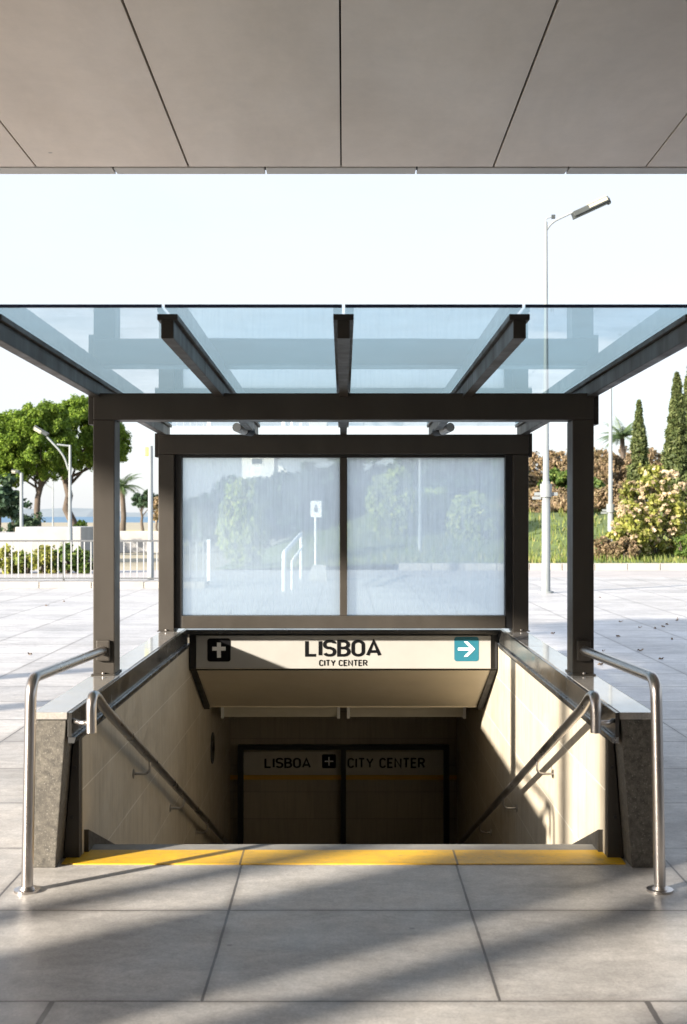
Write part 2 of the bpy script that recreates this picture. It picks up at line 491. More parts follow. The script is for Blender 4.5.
# ------------------------------------------------------------------ stair flight
mb = MB()
rise, run, y, z = .14, .385, 6.27, 0.0
mb.box(-1.27, 1.27, 6.165, 6.272, -.14, .003)
y = 6.272
for k in range(1, 21):
    zt = -rise * k
    mb.box(-1.262, 1.262, y, y + run + .02, zt - .35, zt)
    y += run
zf = -rise * 20
mb.box(-1.262, 1.262, y, 16.5, zf - .35, zf - .003)
tag(mb.build('stairs', M['nosing'], None), None, None, None, 'structure')
mb = MB(); mb.box(-1.335, 1.335, 5.915, 6.16, .0005, .005)
tag(mb.build('warning_strip', M['yellow']), 'worn yellow painted strip along the top edge of the stairs', 'floor marking')

# ------------------------------------------------------------------ parapets beside the stairs
def parapet(s):
    side = 'left' if s < 0 else 'right'
    t = thing('parapet_wall', (s * 1.37, 8, 0),
              'low stone parapet on the %s of the stairs, %s' % (side, 'lit grey granite end facing the camera' if s < 0 else 'its granite end in shade'),
              'wall', 'low walls flanking the stairs')
    def X(v): return s * v
    def hx(a, b, c, d, y0, y1, z0, z1):   # a,b bottom inner/outer, c,d top inner/outer
        return [(X(a),y0,z0),(X(b),y0,z0),(X(b),y1,z0),(X(a),y1,z0),(X(c),y0,z1),(X(d),y0,z1),(X(d),y1,z1),(X(c),y1,z1)]
    m = MB(); m.hexa(hx(1.352, 1.512, 1.300, 1.448, 5.86, 10.28, 0, .697)); m.build('granite_block', M['granite'], t, .004)
    m = MB(); 
    for y0, y1 in ((5.845, 7.30), (7.304, 8.80), (8.804, 10.29)):
        m.box(min(X(1.292), X(1.456)), max(X(1.292), X(1.456)), y0, y1, .698, .731)
    m.build('coping', M['coping'], t, .004)
    m = MB(); m.box(min(X(1.272), X(1.291)), max(X(1.272), X(1.291)), 5.85, 10.2, .615, .729)
    m.build('fascia', M['fascia'], t, .002)
    m = MB(); m.hexa([(X(1.262),5.86,.585),(X(1.291),5.86,.585),(X(1.291),10.2,.585),(X(1.262),10.2,.585),
                      (X(1.255),5.86,.612),(X(1.291),5.86,.614),(X(1.291),10.2,.614),(X(1.255),10.2,.612)])
    m.build('drip_rail', M['lip'], t)
    m = MB(); m.box(min(X(1.268), X(1.276)), max(X(1.268), X(1.276)), 5.99, 10.2, .572, .584); m.build('shadow_gap', M['gasket'], t)
    # end trim between granite and tiles
    m = MB(); m.hexa(hx(1.272, 1.349, 1.274, 1.297, 6.02, 6.12, .0, .612)); m.build('end_trim', M['frame'], t, .003)
    for zz in (.20, .44):
        m = MB(); m.tube([(X(1.32 - zz*.06), 6.015, zz), (X(1.32 - zz*.06), 6.021, zz)], .008, 10); m.build('screw', M['gasket'], t)
    m = MB()
    m.ngon([(X(1.274), 5.99, .16), (X(1.262), 5.99, .16), (X(1.262), 16, .16 - .364*10), (X(1.274), 16, .16 - .364*10)])
    ya, yb = 6.121, 13.9
    za, zb = .115, .115 - .364 * (yb - ya)
    m = MB(); m.hexa([(X(1.248),ya,za-.45),(X(1.274),ya,za-.45),(X(1.274),yb,zb-.45),(X(1.248),yb,zb-.45),
                      (X(1.248),ya,za),(X(1.274),ya,za),(X(1.274),yb,zb),(X(1.248),yb,zb)])
    m.build('skirting', M['darkstone'], t)
    m = MB(); m.box(min(X(1.27), X(1.284)), max(X(1.27), X(1.284)), 6.08, 14.2, -4.2, .583); m.build('tile_cladding', M['tile'], t)
    return t
pl = parapet(-1); pr = parapet(1)

# back parapet, sign beam, soffit
t = thing('end_parapet', (0, 10.6, 0), 'low wall closing the far end of the stairwell beneath the glass screen', 'wall')
m = MB(); m.hexa([(-1.45,10.50,.42),(1.45,10.50,.42),(1.45,11.42,-.03),(-1.45,11.42,-.03),(-1.45,10.50,.66),(1.45,10.50,.66),(1.45,11.42,.45),(-1.45,11.42,.45)]); m.build('stone_block', M['granite'], t)
m = MB(); m.box(-1.45, 1.45, 10.19, 10.50, .685, .722); m.build('coping', M['fascia'], t, .004)
m = MB(); m.box(-1.268, 1.268, 10.28, 10.48, .38, .684); m.build('core', M['dark'], t)
m = MB()
m.hexa([(-1.21,10.262,.400),(1.21,10.262,.400),(1.21,11.33,-.075),(-1.21,11.33,-.075),(-1.21,10.275,.405),(1.21,10.275,.405),(1.21,11.34,-.06),(-1.21,11.34,-.06)])
m.build('soffit', M['soffit'], t)
m = MB(); m.box(-1.268, 1.268, 11.335, 14.2, -.085, -.062); m.build('ceiling', M['soffit'], t)
for s in (-1, 1):
    m = MB(); m.hexa([(s*1.212,10.25,.40),(s*1.262,10.25,.40),(s*1.262,11.32,-.10),(s*1.212,11.32,-.10),(s*1.212,10.25,.684),(s*1.262,10.25,.684),(s*1.262,11.32,.10),(s*1.212,11.32,.10)]); m.build('side_gasket', M['gasket'], t)

# ------------------------------------------------------------------ stroke lettering
def arc(cx, cy, r, a0, a1, n=6):
    return [(cx + r * math.cos(math.radians(a0 + (a1-a0)*k/n)), cy + r * math.sin(math.radians(a0 + (a1-a0)*k/n))) for k in range(n+1)]
def rrect(w, h, r):
    return arc(w-r, r, r, -90, 0) + arc(w-r, h-r, r, 0, 90) + arc(r, h-r, r, 90, 180) + arc(r, r, r, 180, 270)
GLY = {  # strokes in a box of height 1: (width, [ (closed, points) ])
 'L': (.50, [(0, [(0,1),(0,0),(.50,0)])]),
 'I': (.0, [(0, [(0,0),(0,1)])]),
 'S': (.54, [(0, [(.53,.84)] + arc(.34,.78,.22,25,90,3) + arc(.22,.78,.22,90,180,4)[0:] + arc(.22,.74,.22,180,260,4) + [(.30,.52),(.34,.50)] + arc(.32,.27,.22,80,0,4) + arc(.32,.22,.22,0,-90,4) + arc(.22,.22,.22,-90,-160,4))]),
 'B': (.54, [(1, [(0,0)] + arc(.29,.26,.26,-90,90,6) + [(0,.52)]), (1, [(0,.52)] + arc(.27,.76,.24,-90,90,6) + [(0,1)])]),
 'O': (.56, [(1, rrect(.56, 1, .27))]),
 'A': (.66, [(0, [(0,0),(.33,1),(.66,0)]), (0, [(.10,.27),(.56,.27)])]),
 'C': (.54, [(0, arc(.27,.73,.27,15,180,7) + arc(.27,.27,.27,180,345,7))]),
 'T': (.58, [(0, [(0,1),(.58,1)]), (0, [(.29,1),(.29,0)])]),
 'Y': (.60, [(0, [(0,1),(.30,.45),(.60,1)]), (0, [(.30,.47),(.30,0)])]),
 'E': (.48, [(0, [(.48,1),(0,1),(0,0),(.48,0)]), (0, [(0,.52),(.42,.52)])]),
 'N': (.58, [(0, [(0,0),(0,1),(.58,0),(.58,1)])]),
 'R': (.56, [(0, [(0,0),(0,1)] + arc(.30,.75,.25,90,-90,6) + [(0,.50)]), (0, [(.28,.50),(.56,0)])]),
}
def ribbon(mb, pts, w, closed, y, place):
    n = len(pts); L, R = [], []
    P = [Vector((a, b)) for a, b in pts]
    Q = [P[0]]
    for p in P[1:]:
        if (p - Q[-1]).length > 1e-4: Q.append(p)
    if closed and (Q[0] - Q[-1]).length < 1e-4: Q.pop()
    P = Q; n = len(P)
    for i in range(n):
        a = P[(i-1) % n] if (closed or i > 0) else None
        c = P[(i+1) % n] if (closed or i < n-1) else None
        d0 = (P[i]-a).normalized() if a is not None else None
        d1 = (c-P[i]).normalized() if c is not None else None
        if d0 is None: d0 = d1
        if d1 is None: d1 = d0
        n0 = Vector((-d0.y, d0.x)); n1 = Vector((-d1.y, d1.x))
        mm = n0 + n1
        if mm.length < 1e-4: mm = n0
        mm.normalize()
        k = min(1.9, 1 / max(.2, mm.dot(n0)))
        e = Vector((0, 0))
        L.append(P[i] + mm * (w/2*k)); R.append(P[i] - mm * (w/2*k))
    vs = [place(q, y) for q in L] + [place(q, y) for q in R]
    rng = range(n) if closed else range(n-1)
    mb.add(vs, [(i, (i+1) % n, n + (i+1) % n, n + i) for i in rng])
def word(text, x0, x1, z0, h, y, w, mat, parent, gap=.27, space=.5, name='lettering'):
    """text running in +X between x0 and x1, cap height h, facing -Y"""
    adv = 0; items = []
    for ch in text:
        if ch == ' ': adv += space; continue
        items.append((adv, ch)); adv += GLY[ch][0] + gap
    total = adv - gap + w
    sx = (x1 - x0) / total
    mb = MB(); k = 0
    for a, ch in items:
        for closed, pts in GLY[ch][1]:
            k = (k + 1) % 3
            def place(q, yy, a=a): return (x0 + (a + w/2 + q.x) * sx, yy - .0006 * k, z0 + (w/2 + q.y * (1 - w)) * h)
            ribbon(mb, pts, w, closed, y, place)
    return mb.build(name, mat, parent)
def round_plate(mb, xc, zc, w, h, r, y0, y1, n=6):
    pts = [(xc - w/2 + a, zc - h/2 + b) for a, b in rrect(w, h, r)]
    k = len(pts)
    vs = [(a, y0, b) for a, b in pts] + [(a, y1, b) for a, b in pts]
    mb.add(vs, [tuple(range(k)), tuple(range(k, 2*k))[::-1]] + [(i, (i+1) % k, k + (i+1) % k, k + i) for i in range(k)])

# ------------------------------------------------------------------ entrance sign
SD = 10.22
t = thing('station_sign', (0, SD, .55), 'long off-white sign reading LISBOA CITY CENTER with black and teal icons', 'sign')
m = MB(); m.box(-1.205, 1.205, SD, SD + .055, .402, .672); m.build('panel', M['signface'], t, .004)
fy = SD - .0025
word('LISBOA', WX(305, SD), WX(381.5, SD), WZ(657, SD), 17.6*SD/F, fy, .20, M['ink'], t, .24)
word('CITY CENTER', WX(319, SD), WX(367.5, SD), WZ(666.2, SD), 6.6*SD/F, fy, .2, M['ink'], t, .27, .42)
m = MB(); round_plate(m, WX(219, SD), WZ(650, SD), .19, .19, .022, fy, fy + .004); ic = m.build('icon_plate', M['ink'], t, label='black square plate with a white cross')
a, b = WX(219, SD), WZ(650, SD)
m = MB(); m.box(a-.016, a+.016, fy-.003, fy-.0005, b-.062, b+.062); m.box(a-.055, a-.016, fy-.003, fy-.0005, b-.005, b+.027); m.box(a+.016, a+.055, fy-.003, fy-.0005, b-.005, b+.027)
m.build('cross_symbol', M['white'], ic)
a, b = WX(466.5, SD), WZ(649, SD)
m = MB(); round_plate(m, a, b, .20, .20, .022, fy, fy + .004); ic = m.build('icon_plate', M['teal'], t, label='teal square plate with a white arrow')
m = MB()
m.box(a-.070, a+.035, fy-.003, fy-.0005, b-.011, b+.011)
for s in (-1, 1):
    m.hexa([(a+.070,fy-.004,b),(a+.070-.03,fy-.004,b),(a-.022,fy-.004,b+s*.062),(a+.008,fy-.004,b+s*.062),
            (a+.070,fy-.001,b),(a+.070-.03,fy-.001,b),(a-.022,fy-.001,b+s*.062),(a+.008,fy-.001,b+s*.062)])
m.build('arrow_symbol', M['white'], ic)

# ------------------------------------------------------------------ fluorescent fittings below
for k, (xa, xb, lab) in enumerate(((221, 340, 'left'), (347, 466, 'right'))):
    x0, x1 = WX(xa, 12), WX(xb, 12)
    t = thing('ceiling_lamp', ((x0+x1)/2, 12.05, -.10), 'unlit long fluorescent fitting under the stair ceiling, the %s one of the pair' % lab, 'lamp', 'fluorescent fittings under the stair ceiling')
    m = MB(); m.box(x0, x1, 12.0, 12.16, -.17, -.10); m.build('housing', M['signface'], t, .004)
    m = MB(); m.hexa([(x0+.03,12.03,-.285),(x1-.03,12.03,-.285),(x1-.03,12.13,-.285),(x0+.03,12.13,-.285),(x0+.01,11.995,-.172),(x1-.01,11.995,-.172),(x1-.01,12.165,-.172),(x0+.01,12.165,-.172)])
    m.build('diffuser', M['diffuser'], t, .008)
    for xx in (x0, x1 - .028):
        m = MB(); m.box(xx, xx + .028, 11.99, 12.17, -.292, -.168); m.build('end_cap', M['white'], t)

# ------------------------------------------------------------------ end wall with doors
ED = 14.0
t = thing('end_wall', (0, ED, -2.8), 'dim tiled wall at the foot of the stairs with a LISBOA CITY CENTER band', 'wall')
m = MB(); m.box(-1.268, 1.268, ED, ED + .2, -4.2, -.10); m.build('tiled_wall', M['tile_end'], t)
m = MB(); m.box(-1.266, 1.266, ED - .012, ED - .001, WZ(779.5, ED), WZ(775, ED)); m.build('yellow_band', M['band'], t)
m = MB(); m.box(-1.16, 1.16, ED - .012, ED - .001, WZ(774.7, ED), WZ(751.5, ED)); sb = m.build('sign_band', simple('lower_sign_panel', (.50, .47, .40), .4, 0, .06), t)
ly = ED - .0145
word('LISBOA', WX(264.5, ED), WX(311, ED), WZ(768, ED), 10.6*ED/F, ly, .19, M['ink'], sb)
word('CITY CENTER', WX(347.5, ED), WX(425, ED), WZ(768, ED), 10.6*ED/F, ly, .18, M['ink'], sb)
a, b = WX(329, ED), WZ(761, ED)
m = MB(); round_plate(m, a, b, .155, .155, .015, ly, ly + .002); m.build('icon_plate', M['ink'], sb)
m = MB(); m.box(a-.008, a+.008, ly-.003, ly-.0006, b-.05, b+.05); m.box(a-.05, a-.008, ly-.003, ly-.0006, b-.008, b+.008); m.box(a+.008, a+.05, ly-.003, ly-.0006, b-.008, b+.008)
m.build('cross_symbol', M['white'], sb)
t = thing('door_frame', (0, ED - .2, -2.8), 'black metal frame with two bays in front of the tiled wall at the foot of the stairs', 'door frame')
zt = WZ(745, 13.85)
m = MB(); m.box(-1.17, 1.17, 13.82, 13.90, zt - .05, zt); m.build('head_rail', M['gasket'], t, .003)
for xx, w in ((-1.14, .03), (0, .028), (1.14, .03)):
    m = MB(); m.box(xx - w, xx + w, 13.82, 13.90, -2.8, zt - .051); m.build('post', M['gasket'], t, .003)
# round plate on the left wall
t = thing('round_sign', (-1.262, 12.07, -.59), 'small round dark plate on the left tiled wall of the stairway', 'sign')
m = MB(); m.tube([(-1.269, 12.07, -.59), (-1.258, 12.07, -.59)], .15, 28); m.build('disc', M['raildark'], t)
m = MB(); m.tube([(-1.2575, 12.07, -.59), (-1.2565, 12.07, -.59)], .125, 28); m.build('disc_face', M['fascia'], t)

# ------------------------------------------------------------------ handrails down the stairs
def inner_rail(s):
    side = 'left' if s < 0 else 'right'
    t = thing('stair_handrail', (s * 1.17, 6, 0), 'round steel handrail sloping down the %s stair wall, %s' % (side, 'in shade' if s < 0 else 'casting a thin shadow on sunlit tiles'), 'handrail', 'handrails fixed to the stair walls')
    X = s * 1.17
    zr = lambda y: .777 - .364 * (y - 5.93)
    path = smooth_path([(X, 5.80, .645), (X, 5.795, .81), (X, 5.90, zr(5.9) + .02), (X, 6.1, zr(6.1)), (X, 13.2, zr(13.2))], .085, 8)
    m = MB(); m.tube(path, .0245, 18); m.build('rail', M['steel'], t)
    for yb in (7.55, 9.15, 10.75, 12.3):
        m = MB()
        z0 = zr(yb) - .02
        m.tube(smooth_path([(X, yb, z0), (X, yb, z0 - .075), (s*1.262, yb, z0 - .075)], .06, 7), .008, 10)
        m.tube([(s*1.264, yb, z0 - .075), (s*1.270, yb, z0 - .075)], .028, 16)
        m.build('bracket', M['steel'], t)
    m = MB(); m.tube(smooth_path([(X, 5.80, .69), (s*1.225, 5.80, .69), (s*1.275, 5.90, .685)], .04, 5), .011, 10)
    m.build('end_bar', M['steel'], t)
    return t
inner_rail(-1); inner_rail(1)

def outer_rail(s):
    side = 'left' if s < 0 else 'right'
    t = thing('guard_rail', (s * 1.39, 5.5, 0), 'bent steel tube rail standing on a floor flange outside the %s parapet end' % side, 'handrail', 'bent steel rails at the front of the stairs')
    X = s * 1.392; Xt = s*1.375
    m = MB(); m.tube(smooth_path([(X, 5.5, .012), (Xt, 5.5, .935), (s*1.385, 7.19, .876)], .10, 9), .0255, 20); m.build('tube', M['steel'], t)
    m = MB(); m.tube([(X, 5.5, .0), (X, 5.5, .010)], .058, 28); m.tube([(X, 5.5, .010), (X, 5.5, .022)], [.036, .030], 28, True); m.build('floor_flange', M['steel'], t)
    m = MB(); m.box(s*1.385-.04, s*1.385+.04, 7.19, 7.218, .815, .935)
    m.build('wall_plate', M['frame'], t, .008)
outer_rail(-1); outer_rail(1)

# ------------------------------------------------------------------ canopy
t = thing('glass_canopy', (0, 8.5, .73), 'brown grey steel canopy with a blue glass roof over the stairway', 'canopy')
can = t
for s in (-1, 1):
    m = MB(); m.box(min(s*1.323, s*1.447), max(s*1.323, s*1.447), 7.22, 7.40, .732, 2.205); m.build('post', M['frame'], t, .006)
    m = MB(); m.box(min(s*1.35, s*1.474), max(s*1.35, s*1.474), 9.95, 10.13, .732, 2.14); m.build('post', M['frame'], t, .006)
m = MB(); m.box(-1.447, 1.447, 7.22, 7.40, 2.206, 2.36); m.build('cross_beam', M['frame'], t, .006)
m = MB(); m.box(-1.474, 1.474, 9.95, 10.13, 2.142, 2.30); m.build('cross_beam', M['frame'], t, .006)
for s in (-1, 1):
    for y0, z0, xo in ((7.24, 2.20, 1.449), (9.97, 2.14, 1.476)):
        m = MB(); m.box(min(s*xo, s*(xo+.03)), max(s*xo, s*(xo+.03)), y0, y0 + .13, z0 - .02, z0 + .17); m.build('bracket', M['frame'], t, .004)
zb = lambda d: 2.372 - .016 * (d - 5.08)
for k in range(-2, 3):
    X = k * .716
    m = MB()
    for (x0, x1, h0, h1) in ((-.026, .026, .0, .075), (-.042, .042, .075, .10)):
        m.hexa([(X+x0,5.08,zb(5.08)+h0),(X+x1,5.08,zb(5.08)+h0),(X+x1,10.13,zb(10.13)+h0),(X+x0,10.13,zb(10.13)+h0),
                (X+x0,5.08,zb(5.08)+h1-.0005),(X+x1,5.08,zb(5.08)+h1-.0005),(X+x1,10.13,zb(10.13)+h1-.0005),(X+x0,10.13,zb(10.13)+h1-.0005)])
    m.build('roof_beam', M['frame'], t, .003)
edges = [(-1.56, -.722), (-.710, -.006), (.006, .710), (.722, 1.56)]
for x0, x1 in edges:
    m = MB()
    m.hexa([(x0,4.97,zb(4.97)+.104),(x1,4.97,zb(4.97)+.104),(x1,10.3,zb(10.3)+.104),(x0,10.3,zb(10.3)+.104),
            (x0,4.97,zb(4.97)+.116),(x1,4.97,zb(4.97)+.116),(x1,10.3,zb(10.3)+.116),(x0,10.3,zb(10.3)+.116)])
    m.build('roof_glass', M['roofglass'], t)
for s in (-1, 1):
    for xc, yc in ((s*1.385, 7.31), (s*1.412, 10.04)):
        m = MB(); m.box(xc - .068, xc + .068, yc - .12, yc + .12, .7315, .739); pb = m.build('base_plate', M['frame'], can, .002)
        for dy in (-.105, .105):
            m = MB(); m.cyl((xc, yc + dy, .739), .009, .010, 8); m.build('bolt', M['steel'], pb)
# glass screen at the back
for x0, x1 in edges:
    m = MB(); m.box(x0, x1, 4.962, 4.969, zb(4.97)+.1035, zb(4.97)+.1165); m.build('glass_edge', M['edge'], can)
t = thing('glass_screen', (0, 10.05, .75), 'hazy streaked glass wind screen in a dark frame at the back of the canopy', 'screen')
for s in (-1, 1):
    m = MB(); m.box(min(s*1.293, s*1.349), max(s*1.293, s*1.349), 9.99, 10.10, .75, 2.139); m.build('jamb', M['gasket'], t, .003)
m = MB(); m.box(-1.292, 1.292, 9.98, 10.11, .752, .853); m.build('bottom_rail', M['frame'], t, .004)
m = MB(); m.box(-1.292, 1.292, 10.0, 10.09, 2.118, 2.139); m.build('top_rail', M['gasket'], t, .002)
m = MB(); m.box(-.029, .029, 9.985, 10.10, .854, 2.117); m.build('mullion', M['frame'], t, .003)
for x0, x1 in ((-1.292, -.030), (.030, 1.292)):
    m = MB(); m.box(x0, x1, 10.045, 10.055, .854, 2.117); m.build('pane', M['screenglass'], t)
# spotlights under the inner beams
for k, s in enumerate((-1, 1)):
    t = thing('spotlight', (s*.716, 9.6, zb(9.6)), 'small pale spotlight under the roof beam %s of the middle' % ('left' if s < 0 else 'right'), 'spotlight', 'spotlights under the canopy roof')
    z0 = zb(9.3)
    m = MB(); m.tube([(s*.80, 9.35, z0 + .01), (s*.755, 9.5, z0 - .01)], [.034, .03], 16); m.build('housing', M['railwhite'], t)
    m = MB(); m.tube([(s*.752, 9.51, z0 - .012), (s*.71, 9.60, z0 - .008)], [.03, .034], 16); m.build('hood', M['gasket'], t)
    m = MB(); m.box(s*.716-.012, s*.716+.012, 9.5, 9.54, z0 - .01, z0 + .06); m.build('stem', M['gasket'], t)

# ------------------------------------------------------------------ station roof overhead
RL, RR = -8.25, 12.35
YE = 10.2
zc = lambda y: 4.50 + .031 * (YE - y)
t = thing('station_roof', (0, 2, 4.5), 'wide panelled grey beige roof overhead, shading the front of the scene', 'roof')
pw = 1.244; x0 = -.02 - 7 * pw
xj = [-.02 + k * pw for k in range(-7, 11)]
for i in range(len(xj) - 1):
    a, b = xj[i] + .007 + random.uniform(-.0015, .0015), xj[i+1] - .007 + random.uniform(-.0015, .0015)
    for (y0, y1) in ((4.7, YE), (-1.0, 4.686), (-7, -1.014)):
        m = MB(); m.hexa([(a,y0,zc(y0)),(b,y0,zc(y0)),(b,y1,zc(y1)),(a,y1,zc(y1)),(a,y0,zc(y0)+.03),(b,y0,zc(y0)+.03),(b,y1,zc(y1)+.03),(a,y1,zc(y1)+.03)])
        m.build('ceiling_panel', M['panel'], t, .003)
for i in range(len(xj)):
    a, b = xj[i] - .58 - .036, xj[i] - .58 + pw - .05
    m = MB(); m.box(a, b, YE + .02, YE + .20, 4.494, 4.522); m.build('edge_panel', M['paneledge'], t, .003)
m = MB(); m.hexa([(RL,-7,zc(-7)+.035),(RR,-7,zc(-7)+.035),(RR,YE+.19,4.526),(RL,YE+.19,4.526),(RL,-7,5.2),(RR,-7,5.2),(RR,YE+.19,5.0),(RL,YE+.19,5.0)])
m.build('slab', M['dark'], t)

# columns, added drum and kiosk beyond the left of the frame: they cast the streaks of shade
SUN = Vector((.79, .61, 0)).normalized()
def on_c(c, X): return (X * .61 - c) / .79
for k, (c, w) in enumerate(((-3.38, .30), (-4.92, .22), (-10.3, .34), (-13.3, .34))):
    X = -7.4; Y = on_c(c, X)
    if Y > 9.8: Y = 9.8; 
    t = thing('roof_column', (X, Y, 0), 'round concrete column carrying the station roof, out to the left', 'column', 'columns carrying the station roof')
    m = MB(); m.cyl((X, Y, 0), w/2, zc(Y) - .002, 28); m.build('shaft', M['concrete'], t)
    m = MB(); m.cyl((X, Y, 0), w/2 + .05, .06, 28); m.build('base', M['granite'], t)
X = -6.4; Y = on_c(-4.28, X)  # low box added out of view to shade the foreground paving
t = thing('shade_blocker', (X, Y, 0), 'unseen added kiosk standing on the plaza left of the camera', 'blocker')
m = MB(); m.box(X-.22, X+.22, Y-.14, Y+.14, .10, 2.85); m.build('body', M['frame'], t, .02)
m = MB(); m.box(X-.25, X+.25, Y-.17, Y+.17, 0, .098); m.build('plinth', M['granite'], t, .01)
m = MB(); m.box(X-.24, X+.24, Y-.16, Y+.16, 2.852, 2.93); m.build('roof', M['panel'], t, .01)
X = -6.9; Y = on_c(-3.86, X)  # tall drum added out of view; shades paving and right parapet end
t = thing('shade_drum', (X, Y, 0), 'unseen tall drum added left of the camera to cast shade', 'column')
m = MB(); m.cyl((X, Y, .1), .23, 3.95, 28); m.build('drum', M['frame'], t)
m = MB(); m.cyl((X, Y, 0), .27, .098, 28); m.build('plinth', M['granite'], t)
t = thing('station_building', (3, -1.5, 0), 'dark station front added unseen behind the camera to temper the fill light', 'building')
m = MB(); m.box(-6.2, 12.2, -2.2, -1.5, 0, 4.79); m.build('wall', M['facade'], t)  # wall added out of view; its tone sets the fill from behind
for k in range(6):
    x0 = -5.4 + k * 2.9
    m = MB(); m.box(x0, x0 + 2.3, -1.499, -1.46, .15, 3.2); w0 = m.build('window', M['frame'], t, .01)
    m = MB(); m.box(x0 + .1, x0 + 2.2, -1.459, -1.455, .25, 3.1); m.build('pane', M['window'], w0)

# ------------------------------------------------------------------ lamp posts
def lamp_post(X, Y, H, r0, r1, arm, label, collar_z=None, z0=0, name_group='street lamp posts'):
    t = thing('street_lamp', (X, Y, z0), label, 'street lamp', name_group)
    m = MB(); m.tube([(X, Y, z0), (X, Y, z0 + H*.30), (X, Y, z0 + H*.301), (X, Y, z0 + H)], [r0, r0*.93, r0*.72, r1], 16)
    m.build('pole', M['galv'], t)
    m = MB(); m.cyl((X, Y, z0), r0*1.7, .04, 20); m.build('base_plate', M['galv'], t)
    if collar_z:
        m = MB(); m.cyl((X, Y, z0 + collar_z), r0*1.35, .28, 16)
        m.box(X - r0*2.6, X + r0*2.6, Y - .03, Y + .03, z0 + collar_z + .03, z0 + collar_z + .10)
        m.box(X - r0*3.0, X - r0*1.2, Y - .05, Y + .05, z0 + collar_z - .05, z0 + collar_z + .01)
        m.build('clamp', M['galv'], t)
    return t
def head(t, A, B, w, h, arm_pts, ar=.025):
    """luminaire from A to B plus a curved arm"""
    m = MB(); m.tube(arm_pts, ar, 10); m.build('arm', M['galv'], t)
    A, B = Vector(A), Vector(B)
    d = (B - A).normalized(); yv = Vector((0, 1, 0)); n = d.cross(yv) * -1
    def bx(a, b, hw, n0, n1):
        p, q = A.lerp(B, a), A.lerp(B, b)
        return [p - yv*hw + n*n0, q - yv*hw + n*n0, q + yv*hw + n*n0, p + yv*hw + n*n0, p - yv*hw + n*n1, q - yv*hw + n*n1, q + yv*hw + n*n1, p + yv*hw + n*n1]
    m = MB(); m.hexa(bx(0, 1, w/2, 0, h)); m.hexa(bx(.97, 1.04, w*.3, h*.4, h*1.5)); hd = m.build('luminaire', M['lampgrey'], t, .008)
    m = MB(); m.hexa(bx(.44, .96, w/2*.8, -.03, -.001)); m.hexa(bx(.44, .96, w/2 + .012, h*.15, h*.75)); m.build('lamp_cover', M['lampglass'], hd)
    m = MB(); m.hexa(bx(-.02, .98, w/2*.7, h + .001, h + .03)); m.build('top_cover', M['lampgrey'], hd)

D = 26.8
X1 = WX(546, D)
t = lamp_post(X1, D, WZ(222, D), .095, .03, None, 'tall slim grey street lamp just right of the canopy, rising above its roof', WZ(497, D))
head(t, (WX(571, D), D - .1, WZ(214, D)), (WX(604, D), D - .25, WZ(200, D)), .26, .11,
     smooth_path([(X1, D, WZ(231, D)), (WX(552, D), D, WZ(222, D)), (WX(572, D), D - .1, WZ(213.5, D))], .2, 6), .022)
m = MB(); m.tube([(X1, D, WZ(224, D)), (X1, D, WZ(219, D)), (WX(552, D), D, WZ(216.5, D))], .014, 8); m.build('sensor_stub', M['galv'], t)
m = MB(); m.box(WX(551.5, D), WX(555, D), D-.04, D+.04, WZ(218.5, D), WZ(215, D)); m.build('sensor', M['lampgrey'], t)
D = 42.0
X1 = WX(610.5, D)
t = lamp_post(X1, D, WZ(376, D) - .2, .105, .05, None, 'second street lamp on the grass bank, its top ending level with the canopy roof', WZ(512, D) - .2, .19)
head(t, (WX(600, D), D, WZ(376, D)), (WX(592, D), D, WZ(379, D)), .25, .1, [(X1, D, WZ(378, D)), (WX(599, D), D, WZ(375.5, D))], .03)
# left ones
D = 44.0
X1 = WX(70, D)
t = lamp_post(X1, D, WZ(445, D), .10, .04, None, 'white street lamp with two curved arms in front of the pines on the left')
head(t, (WX(47, D), D, WZ(436.5, D)), (WX(34, D), D, WZ(429, D)), .24, .10,
     smooth_path([(WX(68.5, D), D, WZ(470, D)), (WX(64, D), D, WZ(455, D)), (WX(47, D), D, WZ(437, D))], .5, 8), .035)
m = MB(); m.tube([(X1, D, WZ(446, D)), (WX(57, D), D, WZ(444.5, D))], .03, 8); m.build('brace', M['galv'], t)
D = 47.0
X1 = WX(21.5, D)
t = lamp_post(X1, D, WZ(473, D), .10, .06, None, 'short white street lamp with a stubby flat head at the left edge')
head(t, (WX(19, D), D, WZ(473, D)), (WX(12, D), D, WZ(472.3, D)), .22, .08, [(X1, D, WZ(473.5, D)), (WX(19, D), D, WZ(473, D))], .04)
D = 95.0
X1 = WX(53, D)
t = lamp_post(X1, D, WZ(475, D), .07, .04, None, 'thin faraway street lamp seen between the two pine trunks')
head(t, (WX(46, D), D, WZ(484, D)), (WX(43, D), D, WZ(482, D)), .3, .1, [(X1, D, WZ(489, D)), (WX(46, D), D, WZ(484.5, D))], .04)
D = 31.0
X1 = WX(150.5, D)
t = lamp_post(X1, D, WZ(446, D), .085, .06, None, 'pale lamp post behind the railing with a small yellow-green lantern at its top')
m = MB(); m.box(WX(145, D), WX(149, D), D - .06, D + .06, WZ(456, D), WZ(447, D)); m.build('lantern', simple('lantern_yellow_green', (.45, .45, .12), .5), t, .02)
m = MB(); m.box(WX(149, D), WX(151, D), D - .02, D + .02, WZ(450, D), WZ(449, D)); m.build('bracket', M['galv'], t)
# pole seen through the glass
D = 42.5
X1 = WX(420, D)
t = lamp_post(X1, D, WZ(452, D), .075, .05, None, 'thin pale pole between the bushes seen through the right glass pane', None, .19)
m = MB(); m.cyl((X1, D, WZ(452, D)+.19), .09, .08, 14); m.build('cap', M['galv'], t)

